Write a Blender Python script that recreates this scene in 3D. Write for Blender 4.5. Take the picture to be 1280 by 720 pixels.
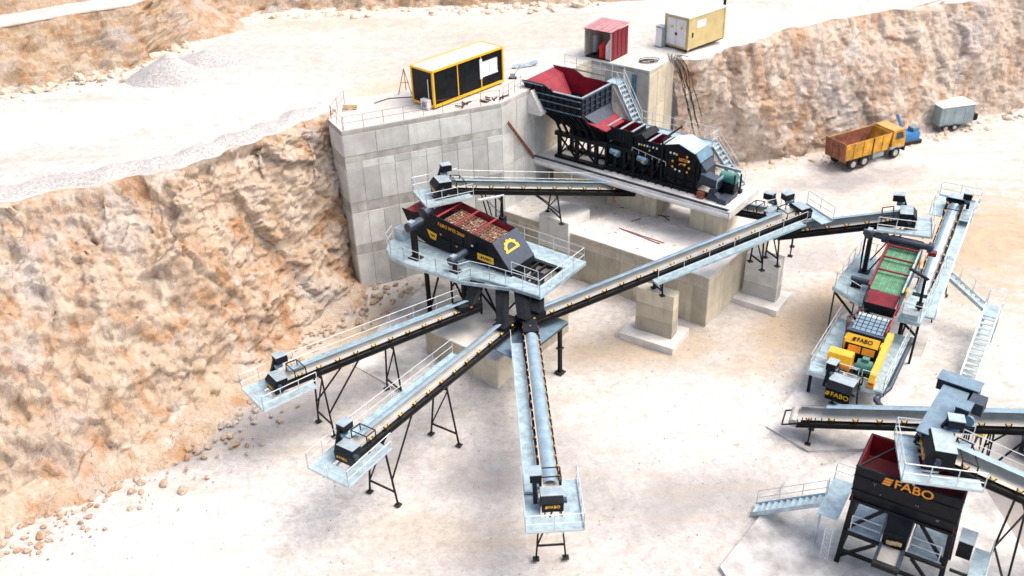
import bpy, math, random
from mathutils import Vector, Matrix, noise
random.seed(7)
for o in list(bpy.data.objects): bpy.data.objects.remove(o)
SC = bpy.context.scene
COL = SC.collection
R = math.radians
# ------------------------------------------------------------------ camera
F, CH = 1200.0, 38.0                      # focal length in photo pixels, camera height
PITCH, ROLL = R(31.5), R(-2.0)
FW = Vector((0, math.cos(PITCH), -math.sin(PITCH)))
_u0 = Vector((1, 0, 0)).cross(FW)
RX = Vector((1, 0, 0)) * math.cos(ROLL) + _u0 * math.sin(ROLL)
UPV = RX.cross(FW)
CAMP = Vector((0, 0, CH))
cd = bpy.data.cameras.new('camera'); cam = bpy.data.objects.new('camera', cd); COL.objects.link(cam)
cam.matrix_world = Matrix(((RX.x, UPV.x, -FW.x, 0), (RX.y, UPV.y, -FW.y, 0), (RX.z, UPV.z, -FW.z, CH), (0, 0, 0, 1)))
cd.sensor_width = 36; cd.lens = F / 1280 * 36; cd.clip_end = 3000; cd.clip_start = .5
cd.dof.use_dof = True; cd.dof.focus_distance = 57; cd.dof.aperture_fstop = cd.lens / 1000 / .17
SC.camera = cam
# ------------------------------------------------------------------ sky and sun (bright overcast)
SUN_EL, SUN_AZ = R(60), R(-8)             # azimuth of the sun, from +x towards +y
w = bpy.data.worlds.new('World'); SC.world = w; w.use_nodes = True
nt = w.node_tree; bg = nt.nodes['Background']
sky = nt.nodes.new('ShaderNodeTexSky'); sky.sky_type = 'NISHITA'; sky.sun_disc = False
sky.sun_elevation = SUN_EL; sky.sun_rotation = math.pi / 2 - SUN_AZ
sky.air_density = 1.0; sky.dust_density = 8.0; sky.ozone_density = 1.0
nt.links.new(sky.outputs[0], bg.inputs[0]); bg.inputs[1].default_value = .15
sd = bpy.data.lights.new('sun', 'SUN'); sd.energy = 1.2; sd.angle = R(50); sd.color = (1, .95, .88)
so = bpy.data.objects.new('sun', sd); COL.objects.link(so)
_sv = Vector((math.cos(SUN_AZ) * math.cos(SUN_EL), math.sin(SUN_AZ) * math.cos(SUN_EL), math.sin(SUN_EL)))
so.rotation_euler = (-_sv).to_track_quat('-Z', 'Y').to_euler(); so.location = (40, 10, 60)
SC.view_settings.view_transform = 'Standard'; SC.view_settings.look = 'None'
SC.view_settings.exposure = 0.52; SC.view_settings.gamma = 1
SC.render.engine = 'CYCLES'; SC.render.resolution_x, SC.render.resolution_y = 1024, 576

# ------------------------------------------------------------------ pixel -> place
def ray(x, y): return FW + RX * ((x - 640) / F) - UPV * ((y - 360) / F)
def at(x, y, z=0.0):
    d = ray(x, y); return CAMP + d * ((z - CH) / d.z)
# ------------------------------------------------------------------ materials
MATS = {}
def newmat(name):
    m = bpy.data.materials.new(name); m.use_nodes = True; MATS[name] = m
    n = m.node_tree.nodes; return m, n, m.node_tree.links, n['Principled BSDF']
def mixc(n, l, fac, a, b, mode='MIX'):
    x = n.new('ShaderNodeMix'); x.data_type = 'RGBA'; x.blend_type = mode
    for s, v in ((x.inputs[0], fac), (x.inputs[6], a), (x.inputs[7], b)):
        if hasattr(v, 'links'): l.new(v, s)
        elif isinstance(v, (int, float)): s.default_value = v
        else: s.default_value = (*v, 1) if len(v) == 3 else v
    return x.outputs[2]
def noi(n, l, co, scale, detail=4, rough=.55, dist=0):
    x = n.new('ShaderNodeTexNoise'); x.inputs['Scale'].default_value = scale
    x.inputs['Detail'].default_value = detail; x.inputs['Roughness'].default_value = rough
    x.inputs['Distortion'].default_value = dist
    if co is not None: l.new(co, x.inputs['Vector'])
    return x.outputs['Fac']
def rng(n, l, v, a, b, c=0., d=1.):
    x = n.new('ShaderNodeMapRange'); x.clamp = True; l.new(v, x.inputs[0])
    for i, q in enumerate((a, b, c, d)): x.inputs[i + 1].default_value = q
    return x.outputs[0]
def mth(n, l, op, a, b=None):
    x = n.new('ShaderNodeMath'); x.operation = op
    for s, v in ((x.inputs[0], a), (x.inputs[1], b)):
        if v is None: continue
        if hasattr(v, 'links'): l.new(v, s)
        else: s.default_value = v
    return x.outputs[0]
def paint(name, col, rough=.5, metal=0., var=.12, scale=1.5, dust=0., dustcol=(.55, .52, .48), objr=0., bump=0., bscale=20, streak=0., coat=0.):
    m, n, l, b = newmat(name)
    geo = n.new('ShaderNodeNewGeometry'); co = geo.outputs['Position']
    f = noi(n, l, co, scale, 5, .6)
    dark = tuple(c * (1 - 2.2 * var) for c in col); lite = tuple(min(1, c * (1 + 2.2 * var)) for c in col)
    c = mixc(n, l, rng(n, l, f, .3, .7), dark, lite)
    if objr:
        oi = n.new('ShaderNodeObjectInfo')
        c = mixc(n, l, 1.0, c, mixc(n, l, oi.outputs['Random'], (1 - objr,) * 3, (1 + objr * .45,) * 3), 'MULTIPLY')
    if streak:
        mp = n.new('ShaderNodeMapping'); mp.inputs['Scale'].default_value = (2.2, 2.2, .22); l.new(co, mp.inputs['Vector'])
        s = noi(n, l, mp.outputs[0], 1.0, 6, .65)
        c = mixc(n, l, rng(n, l, s, .52, .72, 0, streak), c, tuple(q * .45 for q in col))
    if dust:
        sx = n.new('ShaderNodeSeparateXYZ'); l.new(geo.outputs['Normal'], sx.inputs[0])
        up = rng(n, l, sx.outputs[2], .35, .9)
        f2 = noi(n, l, co, 3.1, 5, .6)
        c = mixc(n, l, mth(n, l, 'MULTIPLY', up, rng(n, l, f2, .25, .75, dust * .4, dust)), c, dustcol)
    l.new(c, b.inputs['Base Color'])
    b.inputs['Roughness'].default_value = rough; b.inputs['Metallic'].default_value = metal
    b.inputs['Coat Weight'].default_value = coat
    if max(col) < .05: b.inputs['Specular IOR Level'].default_value = .14
    if bump:
        bn = n.new('ShaderNodeBump'); bn.inputs['Strength'].default_value = bump; bn.inputs['Distance'].default_value = .05
        l.new(noi(n, l, co, bscale, 6, .6), bn.inputs['Height']); l.new(bn.outputs[0], b.inputs['Normal'])
    return m
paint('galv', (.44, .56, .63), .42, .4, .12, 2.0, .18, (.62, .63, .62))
paint('hood', (.42, .61, .73), .34, .5, .10, 1.6, .15, (.64, .66, .66))
paint('grating', (.40, .57, .65), .5, .3, .16, 2.2, .25, (.60, .62, .62))
paint('rail', (.66, .72, .76), .45, .4, .05)
paint('black', (.008, .010, .014), .38, 0, .2, 2.0, .10, (.20, .22, .25))
paint('steel_black', (.010, .011, .013), .5, 0, .2, 2.0, .16, (.25, .24, .23))
paint('navy', (.020, .034, .060), .38, .1, .14, 2.0, .25, (.25, .30, .37))
paint('steelblue', (.10, .22, .32), .4, .2, .15, 2.0, .35, (.5, .55, .6))
paint('red', (.25, .008, .026), .55, 0, .18, 1.2, .10, (.50, .22, .24), streak=.35)
paint('deepred', (.22, .010, .016), .55, 0, .18, 1.0, .0, streak=.4)
paint('rust', (.24, .075, .04), .75, 0, .25, 4.0)
paint('meshrust', (.30, .14, .07), .8, 0, .3, 6.0, .1)
paint('meshgreen', (.03, .24, .10), .7, 0, .22, 3.0, .3, (.35, .5, .38))
paint('yellow', (.86, .47, .008), .42, 0, .05, 2.0, .12, coat=.2)
paint('orange', (.82, .30, .02), .45, 0, .05, 2.0)
paint('ochre', (.56, .46, .22), .5, 0, .06, 1.0, .25, (.72, .68, .55), streak=.15)
paint('belt', (.44, .425, .40), .85, 0, .10, 1.4, .3, (.70, .68, .63))
paint('undersize', (.09, .05, .03), .9, 0, .35, 5.0)
paint('chute_black', (.009, .011, .014), .5, 0, .2, 2.0)
paint('rubber', (.03, .03, .032), .85, 0, .2, 3.0, .2)
paint('concrete', (.62, .63, .61), .85, 0, .07, .8, .35, (.64, .625, .60), .30, .35, 14, .28)
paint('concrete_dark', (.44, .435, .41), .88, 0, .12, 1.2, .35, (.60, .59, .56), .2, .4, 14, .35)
paint('concrete_warm', (.58, .53, .42), .85, 0, .07, .8, .45, (.64, .625, .60), .26, .35, 14, .45)
paint('concrete_core', (.40, .40, .385), .9, 0, .1, 1.0, .9, (.66, .645, .62), 0, .4, 12, .2)
paint('concrete_top', (.68, .67, .655), .9, 0, .12, .6, .2, (.72, .70, .68), 0, .3, 10)
paint('pad_concrete', (.58, .57, .56), .92, 0, .22, .45, 0, (0, 0, 0), 0, .4, 9, .35)
paint('white', (.80, .81, .82), .5, 0, .03)
paint('white_roof', (.82, .81, .76), .55, 0, .04, .8)
paint('green_motor', (.03, .20, .17), .45, 0, .12, 2.0, .2)
paint('blue_paint', (.03, .20, .50), .45, 0, .12, 2.0)
paint('bluegrey', (.27, .35, .38), .5, 0, .10, .8, .6, (.78, .77, .75), streak=.4)
paint('shed_red', (.19, .010, .022), .5, 0, .1, 1.2)
paint('shed_roof', (.36, .12, .15), .6, 0, .15, 1.2, .4, (.7, .55, .55))
paint('shed_inner', (.55, .50, .44), .8, 0, .12, 1.0)
paint('redbright', (.75, .015, .012), .4, 0, .05)
paint('glass', (.75, .80, .82), .08, 0, .02)
paint('greenglass', (.32, .48, .36), .1, 0, .02)
paint('truck_yellow', (.58, .30, .03), .6, 0, .2, 1.2, .35, (.6, .52, .42), streak=.5)
paint('truck_rust', (.26, .10, .06), .75, 0, .25, 2.0, .2)
paint('gravel', (.44, .43, .43), .95, 0, .18, 6.0)
paint('cream_stone', (.70, .60, .48), .95, 0, .15, 2.0, 0, objr=.2)
paint('hivis', (.80, .62, .02), .7)
paint('timber', (.50, .36, .20), .8, 0, .15, 4.0)

def rock_mat(name, warm=1.0, sc=1.0, pale=0., mul=1.):
    m, n, l, b = newmat(name)
    geo = n.new('ShaderNodeNewGeometry'); co = geo.outputs['Position']
    mp = n.new('ShaderNodeMapping'); mp.inputs['Scale'].default_value = (1, 1, .55); mp.inputs['Rotation'].default_value = (.3, .25, .2)
    l.new(co, mp.inputs['Vector']); v = mp.outputs[0]
    c = mixc(n, l, rng(n, l, noi(n, l, v, .55 * sc, 6, .62, .8), .36, .62), (.66, .57, .47), (.50, .36, .23))
    c = mixc(n, l, mth(n, l, 'MULTIPLY', rng(n, l, noi(n, l, v, .30 * sc, 5, .6, 1.6), .50, .63), .85 * warm), c, (.46, .235, .075))
    c = mixc(n, l, mth(n, l, 'MULTIPLY', rng(n, l, noi(n, l, v, .75 * sc, 7, .65, 1.2), .60, .72), .8 * warm), c, (.30, .12, .05))
    c = mixc(n, l, rng(n, l, noi(n, l, v, .38 * sc, 6, .65, .6), .57, .68, 0, .85), c, (.70, .67, .645))
    c = mixc(n, l, rng(n, l, noi(n, l, v, .21 * sc, 5, .6, .5), .55, .68, 0, .7), c, (.50, .51, .545))
    c = mixc(n, l, rng(n, l, noi(n, l, v, 3.5 * sc, 6, .7), .52, .74, 0, .55), c, (.33, .20, .12))
    c = mixc(n, l, rng(n, l, noi(n, l, v, 1.6 * sc, 7, .75, 2.0), .58, .70, 0, .6), c, (.74, .69, .63))
    mp2 = n.new('ShaderNodeMapping'); mp2.inputs['Scale'].default_value = (2.0, 2.0, .35); mp2.inputs['Rotation'].default_value = (.25, -.3, 0); l.new(co, mp2.inputs['Vector'])
    c = mixc(n, l, rng(n, l, noi(n, l, mp2.outputs[0], .9, 6, .7, .6), .56, .72, 0, .55 * warm), c, (.50, .25, .08))
    vo = n.new('ShaderNodeTexVoronoi'); vo.feature = 'DISTANCE_TO_EDGE'; vo.inputs['Scale'].default_value = .9
    wv = n.new('ShaderNodeVectorMath'); wv.operation = 'ADD'; l.new(v, wv.inputs[0])
    nz = n.new('ShaderNodeTexNoise'); nz.inputs['Scale'].default_value = 1.4; nz.inputs['Detail'].default_value = 5; l.new(v, nz.inputs['Vector']); l.new(nz.outputs['Color'], wv.inputs[1]); l.new(wv.outputs[0], vo.inputs['Vector'])
    c = mixc(n, l, mth(n, l, 'MULTIPLY', rng(n, l, vo.outputs['Distance'], .045, .0, 0, .55), rng(n, l, noi(n, l, co, .4, 4), .45, .6)), c, (.24, .15, .09))
    if mul != 1: c = mixc(n, l, 1.0, c, (mul, mul * .96, mul * .9), 'MULTIPLY')
    if pale: c = mixc(n, l, rng(n, l, noi(n, l, v, .45, 6, .7, .7), .30, .62, pale * .35, pale), c, (.74, .69, .665))
    l.new(c, b.inputs['Base Color']); b.inputs['Roughness'].default_value = .95
    bn = n.new('ShaderNodeBump'); bn.inputs['Strength'].default_value = 1.0; bn.inputs['Distance'].default_value = .35
    l.new(noi(n, l, v, 2.4, 8, .68), bn.inputs['Height']); l.new(bn.outputs[0], b.inputs['Normal'])
    return m
rock_mat('rock_left', 1.25, 1.0, .28, 1.02); rock_mat('rock_right', 1.4, .8, .42); rock_mat('rock_far', 1.0, 1.3, .12, .86)

def ground_mat(name, patches):
    m, n, l, b = newmat(name)
    geo = n.new('ShaderNodeNewGeometry'); co = geo.outputs['Position']
    c = mixc(n, l, rng(n, l, noi(n, l, co, .09, 6, .6), .35, .65), (.56, .545, .53), (.68, .665, .65))
    c = mixc(n, l, rng(n, l, noi(n, l, co, .22, 6, .65, .5), .56, .72, 0, .5), c, (.53, .46, .38))
    c = mixc(n, l, rng(n, l, noi(n, l, co, .5, 7, .7), .58, .74, 0, .45), c, (.40, .395, .41))
    fine = noi(n, l, co, 7.0, 6, .75)
    for (cx, cy, rx, ry, ang, colr, k) in patches:
        mp = n.new('ShaderNodeMapping'); mp.vector_type = 'TEXTURE'
        mp.inputs['Location'].default_value = (cx, cy, 0); mp.inputs['Rotation'].default_value = (0, 0, ang); mp.inputs['Scale'].default_value = (rx, ry, 1000)
        l.new(co, mp.inputs['Vector'])
        ln = n.new('ShaderNodeVectorMath'); ln.operation = 'LENGTH'; l.new(mp.outputs[0], ln.inputs[0])
        wob = mth(n, l, 'MULTIPLY', mth(n, l, 'SUBTRACT', noi(n, l, co, .35, 6, .65), .5), 1.9)
        d = mth(n, l, 'ADD', ln.outputs['Value'], wob)
        c = mixc(n, l, rng(n, l, d, 1.15, .35, 0, k), c, colr)
    c = mixc(n, l, rng(n, l, fine, .50, .72, 0, .5), c, (.36, .31, .27))
    sp = noi(n, l, co, 1.7, 8, .78, .3)
    c = mixc(n, l, rng(n, l, sp, .44, .70, 0, .6), c, (.30, .27, .25))
    c = mixc(n, l, rng(n, l, noi(n, l, co, .8, 7, .7, 1.0), .53, .66, 0, .55), c, (.43, .38, .33))
    q = at(1262, 305, 0)
    vm = n.new('ShaderNodeVectorMath'); vm.operation = 'DISTANCE'; l.new(co, vm.inputs[0]); vm.inputs[1].default_value = (q.x, q.y, 0)
    dd = mth(n, l, 'ADD', vm.outputs['Value'], mth(n, l, 'MULTIPLY', noi(n, l, co, .18, 4, .5), 3.0))
    ring = mth(n, l, 'MULTIPLY', rng(n, l, mth(n, l, 'SINE', mth(n, l, 'MULTIPLY', dd, 3.3)), .2, .9), rng(n, l, dd, 17, 8, 0, .75))
    c = mixc(n, l, ring, c, (.53, .42, .29))
    # wheel marks: faint stretched bands
    mp = n.new('ShaderNodeMapping'); mp.inputs['Rotation'].default_value = (0, 0, R(-25)); mp.inputs['Scale'].default_value = (.06, 1.1, 1); l.new(co, mp.inputs['Vector'])
    c = mixc(n, l, rng(n, l, noi(n, l, mp.outputs[0], 1.0, 4, .6, .4), .53, .68, 0, .45), c, (.47, .395, .31))
    l.new(c, b.inputs['Base Color']); b.inputs['Roughness'].default_value = .95
    bn = n.new('ShaderNodeBump'); bn.inputs['Strength'].default_value = .5; bn.inputs['Distance'].default_value = .12
    l.new(noi(n, l, co, 3.5, 8, .7), bn.inputs['Height']); l.new(bn.outputs[0], b.inputs['Normal'])
    return m
TAN, GREY, PALE = (.50, .385, .255), (.30, .30, .315), (.80, .785, .765)
def pt(x, y, rx, ry, ang, c, k, z=0):
    p = at(x, y, z); return (p.x, p.y, rx, ry, R(ang), c, k)
ground_mat('quarry_floor', [pt(1240, 300, 10, 7, 30, TAN, .95), pt(1005, 400, 13, 2.8, 44, TAN, .9), pt(790, 430, 7, 3.2, 0, TAN, .75),
    pt(560, 590, 8, 2.2, -10, GREY, .8), pt(330, 520, 8, 2.6, 35, GREY, .75), pt(470, 410, 8, 3.5, 40, TAN, .75), pt(860, 620, 7, 3, 10, GREY, .65),
    pt(1060, 225, 8, 2.5, 12, GREY, .85), pt(1250, 620, 8, 6, 0, (.36, .34, .335), .9), pt(700, 560, 6, 3, 0, GREY, .45), pt(1020, 320, 4, 2.2, 20, GREY, .5), pt(560, 660, 6, 2.2, -15, TAN, .35),
    pt(640, 440, 4, 3, 0, (.58, .56, .53), .5), pt(300, 650, 14, 4, 25, PALE, .8), pt(900, 520, 10, 5, 0, PALE, .8)])
ground_mat('upper_floor', [pt(250, 130, 16, 5, 12, PALE, .6, 12.6), pt(500, 90, 14, 4, 10, TAN, .25, 12.6), pt(480, 110, 4, 2.2, 30, (.60, .46, .30), .7, 12.6),
    pt(300, 190, 12, 1.0, 26, GREY, .35, 12.6), pt(60, 160, 14, 4, 15, PALE, .9, 12.6), pt(600, 40, 14, 6, 0, TAN, .25, 12.6), pt(560, 70, 3, 1.2, 20, GREY, .5, 12.6), pt(950, 20, 8, 4, 0, PALE, .8, 12.6), pt(400, 30, 12, 3, 0, TAN, .5, 12.6)])

# ------------------------------------------------------------------ mesh helpers
class MB:
    def __init__(s): s.v = []; s.f = []
    def add(s, vs, fs):
        k = len(s.v); s.v += [tuple(p) for p in vs]; s.f += [tuple(i + k for i in q) for q in fs]; return s
    def obox(s, c, X, Y, Z):
        c = Vector(c); vs = [c + X * a + Y * b + Z * d for d in (-1, 1) for b in (-1, 1) for a in (-1, 1)]
        return s.add(vs, [(0, 2, 3, 1), (4, 5, 7, 6), (0, 1, 5, 4), (2, 6, 7, 3), (0, 4, 6, 2), (1, 3, 7, 5)])
    def box(s, x0, x1, y0, y1, z0, z1):
        return s.obox(((x0 + x1) / 2, (y0 + y1) / 2, (z0 + z1) / 2), Vector(((x1 - x0) / 2, 0, 0)), Vector((0, (y1 - y0) / 2, 0)), Vector((0, 0, (z1 - z0) / 2)))
    def bar(s, p, q, w, h=None, up=(0, 0, 1)):
        p, q = Vector(p), Vector(q); d = q - p; L = d.length
        if L < 1e-6: return s
        d /= L; u = Vector(up)
        if abs(d.dot(u)) > .98: u = Vector((1, 0, 0))
        y = u.cross(d).normalized(); z = d.cross(y); h = w if h is None else h
        return s.obox((p + q) / 2, d * L / 2, y * w / 2, z * h / 2)
    def tube(s, p, q, r, n=8, r2=None):
        p, q = Vector(p), Vector(q); d = (q - p)
        if d.length < 1e-6: return s
        d.normalize(); u = Vector((0, 0, 1)) if abs(d.z) < .9 else Vector((1, 0, 0))
        y = u.cross(d).normalized(); z = d.cross(y); r2 = r if r2 is None else r2
        vs = [p + (y * math.cos(2 * math.pi * i / n) + z * math.sin(2 * math.pi * i / n)) * r for i in range(n)]
        vs += [q + (y * math.cos(2 * math.pi * i / n) + z * math.sin(2 * math.pi * i / n)) * r2 for i in range(n)]
        fs = [(i, (i + 1) % n, n + (i + 1) % n, n + i) for i in range(n)] + [tuple(range(n))[::-1], tuple(range(n, 2 * n))]
        return s.add(vs, fs)
    def path(s, pts, r, n=6):
        for a, b in zip(pts, pts[1:]): s.tube(a, b, r, n)
        return s
    def prism(s, pts, ext):
        pts = [Vector(p) for p in pts]; e = Vector(ext); n = len(pts)
        nrm = Vector((0, 0, 0))
        for i in range(n): nrm += pts[i].cross(pts[(i + 1) % n])
        if nrm.dot(e) < 0: pts.reverse()
        vs = pts + [p + e for p in pts]
        return s.add(vs, [tuple(range(n))[::-1], tuple(range(n, 2 * n))] + [(i, (i + 1) % n, n + (i + 1) % n, n + i) for i in range(n)])
    def rail(s, pts, h=1.1, step=1.4, r=.024, mids=1, toe=True, n=5):
        for a, b in zip(pts, pts[1:]):
            a, b = Vector(a), Vector(b); L = (b - a).length; k = max(1, round(L / step))
            for i in range(k + 1):
                p = a.lerp(b, i / k); s.tube(p, p + Vector((0, 0, h)), r, n)
            for m in range(mids + 1):
                z = Vector((0, 0, h * (1 - m / (mids + 1)))); s.tube(a + z, b + z, r, n)
            if toe: s.bar(a + Vector((0, 0, .06)), b + Vector((0, 0, .06)), .012, .12)
        return s
    def mesh(s, mat, smooth=False):
        me = bpy.data.meshes.new('m'); me.from_pydata(s.v, [], s.f); me.materials.append(MATS[mat])
        if smooth:
            for p in me.polygons: p.use_smooth = True
        me.update(); return me
    def build(s, name, mat, parent=None, smooth=False): return put(name, s.mesh(mat, smooth), parent)
def put(name, me, parent=None, M=None):
    o = bpy.data.objects.new(name, me); COL.objects.link(o)
    if parent is not None: o.parent = parent
    if M is not None: o.matrix_basis = M
    return o
def tag(o, label, cat, group=None):
    o['label'] = label; o['category'] = cat
    if group: o['group'] = group
    return o
def thing(name, label, cat, loc=(0, 0, 0), rz=0., group=None):
    o = bpy.data.objects.new(name, None); COL.objects.link(o); o.location = loc; o.rotation_euler = (0, 0, rz)
    o.empty_display_size = .3
    return tag(o, label, cat, group)
def struct(o, label=None):
    o['kind'] = 'structure'
    if label: o['label'] = label
    return o
def smooth_by(o, on=True):
    for p in o.data.polygons: p.use_smooth = on
    return o
def B(*a): return MB().box(*a)
TXT = {}
def text_me(body, mat, bold=.012, ext=.008):
    k = (body, mat)
    if k not in TXT:
        cu = bpy.data.curves.new('t', 'FONT'); cu.body = body; cu.size = 1; cu.align_x = 'CENTER'; cu.align_y = 'CENTER'
        cu.extrude = ext; cu.offset = bold; cu.resolution_u = 3
        ob = bpy.data.objects.new('t', cu); COL.objects.link(ob)
        me = bpy.data.meshes.new_from_object(ob.evaluated_get(bpy.context.evaluated_depsgraph_get()))
        bpy.data.objects.remove(ob); me.materials.clear(); me.materials.append(MATS[mat]); TXT[k] = me
    return TXT[k]
def basis(pos, right, up):
    r = Vector(right).normalized(); u = Vector(up); u = (u - r * u.dot(r)).normalized(); nn = r.cross(u)
    p = Vector(pos)
    return Matrix(((r.x, u.x, nn.x, p.x), (r.y, u.y, nn.y, p.y), (r.z, u.z, nn.z, p.z), (0, 0, 0, 1)))
def lettering(body, size, mat, parent, pos, right, up, wide=1.0, name='lettering'):
    return put(name, text_me(body, mat), parent, basis(pos, right, up) @ Matrix.Diagonal((size * wide, size, 1, 1)))
def logo(size, mat, parent, pos, right, up):
    """three slanted stripes followed by the four letters, as on the machines"""
    Mx = basis(pos, right, up); m = MB(); s = size
    for k in (-1, 0, 1):
        z = k * .24 * s
        m.prism([Mx @ Vector((-1.75 * s + k * .06 * s, z - .09 * s, .004)), Mx @ Vector((-1.2 * s + k * .06 * s, z - .09 * s, .004)), Mx @ Vector((-1.12 * s + k * .06 * s, z + .09 * s, .004)), Mx @ Vector((-1.67 * s + k * .06 * s, z + .09 * s, .004))], Mx.to_3x3() @ Vector((0, 0, .012)))
    m.build('logo_stripes', mat, parent)
    p = Mx @ Vector((.35 * s, 0, .006))
    return lettering('FABO', s * 1.05, mat, parent, p, right, up, 1.02)
# ------------------------------------------------------------------ terrain
def resample(poly, n):
    poly = [Vector(p) for p in poly]; L = [0]
    for a, b in zip(poly, poly[1:]): L.append(L[-1] + (b - a).length)
    out = []
    for i in range(n):
        t = L[-1] * i / (n - 1); k = 0
        while k < len(poly) - 2 and L[k + 1] < t: k += 1
        out.append(poly[k].lerp(poly[k + 1], (t - L[k]) / max(1e-6, L[k + 1] - L[k])))
    return out
def facets(q, amp):
    """tilted flat-faced blocks: each Voronoi cell gets its own plane"""
    d, pts = noise.voronoi(q); c = pts[0]; r = noise.cell_vector(c * 7.31 + Vector((.37, .11, .73)))
    return ((q - c).dot(Vector((r.x - .5, r.y - .5, r.z - .5))) * 1.7 + (r.x - .5) * .55) * amp
def rocky(p, sc=1.0):
    q = p * sc; wq = q + noise.noise_vector(q * .5) * .5
    a = noise.fractal(q * .16, 1.0, 2.1, 3) * 1.1
    return a * .8 + facets(Vector((wq.x, wq.y, wq.z * .75)) * .30, .62) + facets(wq * .95, .32) + facets(wq * 2.6, .16) + noise.fractal(q * 1.3, .9, 2.0, 4) * .22
def loft(name, rows, nu, nv, mat, amp, fn, ease=(.12, .12), smooth=True):
    """surface through several polylines; displaced along its normal"""
    P = [resample(r, nu) for r in rows]; K = len(rows) - 1; V = []; F_ = []
    for j in range(nv):
        t = j / (nv - 1) * K; k = min(int(t), K - 1); f = t - k
        for i in range(nu): V.append(P[k][i].lerp(P[k + 1][i], f))
    out = []
    for j in range(nv):
        e = min(1, (j / (nv - 1)) / ease[0] if ease[0] else 1, (1 - j / (nv - 1)) / ease[1] if ease[1] else 1)
        for i in range(nu):
            a = V[j * nu + min(i + 1, nu - 1)] - V[j * nu + max(i - 1, 0)]; b = V[min(j + 1, nv - 1) * nu + i] - V[max(j - 1, 0) * nu + i]
            nn = a.cross(b); nn = nn.normalized() if nn.length > 1e-9 else Vector((0, 0, 1))
            if nn.z < 0: nn = -nn
            p = V[j * nu + i]; out.append(p + nn * (fn(p) * amp * e))
    for j in range(nv - 1):
        for i in range(nu - 1):
            k = j * nu + i; F_.append((k, k + 1, k + nu + 1, k + nu))
    m = MB(); m.v = [tuple(p) for p in out]; m.f = F_
    o = m.build(name, mat, None, smooth)
    me = o.data                                   # faces up / outwards
    if sum(p.normal.z for p in me.polygons) < 0: me.flip_normals()
    return struct(o)
def gentle(p): return noise.fractal(p * .12, 1, 2, 3) * .35 + noise.fractal(p * .8, .9, 2, 4) * .14
# quarry floor: one sheet, fine near the plant, reaching far out
xs = [-600, -300, -120, -70] + [-45 + .42 * i for i in range(262)] + [75, 100, 160, 320, 600]
ys = [-300, -60, 0, 15] + [22 + .42 * i for i in range(186)] + [110, 140, 220, 400, 900]
m = MB()
for y in ys:
    for x in xs:
        p = Vector((x, y, 0)); near = 1 if -50 < x < 72 and 20 < y < 105 else 0
        h = gentle(p) * .55 * near
        if y > 66 and x > 20: h += .10 * near
        m.v.append((x, y, h - .10))
nx = len(xs)
for j in range(len(ys) - 1):
    for i in range(nx - 1): k = j * nx + i; m.f.append((k, k + 1, k + nx + 1, k + nx))
ground = struct(m.build('ground', 'quarry_floor', None, True))
ZU = 12.58
edge_px = [(413, 133), (395, 146), (372, 152), (330, 176), (270, 196), (200, 216), (100, 236), (0, 249)]
edge = [at(x, y, ZU) for x, y in edge_px]; edge.append(edge[-1] + Vector((-14, -4, 0)))
edge[0] = Vector((-12.2, 68.5, ZU)); edge.insert(0, Vector((-11.0, 69.5, ZU)))
def ragged(poly, n, amp):
    out = resample(poly, n)
    for i, p in enumerate(out[2:-1]):
        p.x += amp * noise.fractal(p * .45, 1, 2, 4); p.y += amp * noise.fractal(p * .45 + Vector((9, 4, 0)), 1, 2, 4); p.z += .16 * noise.noise(p * .7)
    return out
edge = ragged(edge, 150, .75)
base_px = [(452, 352), (440, 362), (400, 395), (330, 456), (250, 532), (130, 592), (0, 668)]
basel = [at(x, y, 0) for x, y in base_px]; basel[0] = Vector((-11.2, 66.0, 0)); basel.append(basel[-1] + Vector((-10, -14, 0)))
for p in basel: p.z = -.35
mid = [a.lerp(b, .45) + Vector((0, 0, .9)) for a, b in zip(resample(edge, 40), resample(basel, 40))]
cl = loft('quarry_cliff', [edge, mid, basel], 330, 150, 'rock_left', 1.25, rocky, (.06, .05)); cl['label'] = 'tall ochre and cream rock face left of the concrete wall'
talus = [p + Vector((1.5 + .6 * math.sin(i * 2.1), -1.6, .12)) for i, p in enumerate(basel)]
for p in talus: p.z = -.45
tal = loft('scree_slope', [[p + Vector((-1.2, .9, 1.3)) for p in basel], talus], 200, 16, 'rock_left', .5, rocky, (.3, .2)); tal['label'] = 'loose scree along the foot of the left rock face'
far_y = 104
plat = loft('upper_ground', [edge, [Vector((-11, 70.5, ZU)), Vector((-30, 66, ZU)), Vector((-75, 62, ZU))], [Vector((6, far_y - 8, ZU)), Vector((-30, far_y - 2, ZU)), Vector((-90, far_y, ZU))]], 150, 130, 'upper_floor', .45, gentle, (.02, 0))
# upper ground behind the tower to the right
rtop = [Vector((13.7, 76.4, 12.5)), at(872, 74, 12.4), at(910, 63, 12.0), at(960, 41, 11.6), at(1060, 21, 11.4), at(1170, 6, 11.2), at(1290, -6, 10.9), at(1420, -24, 10.6)]
rtop = ragged(rtop, 150, .8)
loft('upper_ground', [[Vector((-11.2, 69.6, ZU)), Vector((0, 70.5, ZU)), Vector((7.5, 77.2, ZU)), Vector((13.7, 76.4, 12.5))] + rtop[4:],
     [Vector((-12, 90, ZU)), Vector((10, 96, ZU)), Vector((35, 104, 12.4)), Vector((95, 108, 12.0))]], 170, 80, 'upper_floor', .4, gentle, (.04, 0))
rb_px = [(868, 214), (905, 206), (945, 201), (1045, 190), (1130, 175), (1220, 150), (1290, 130), (1400, 95)]
rbase = [at(x, y, 0) for x, y in rb_px]; rbase.insert(0, Vector((15.2, 79.0, 0)))
for p in rbase: p.z = -.3
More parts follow.
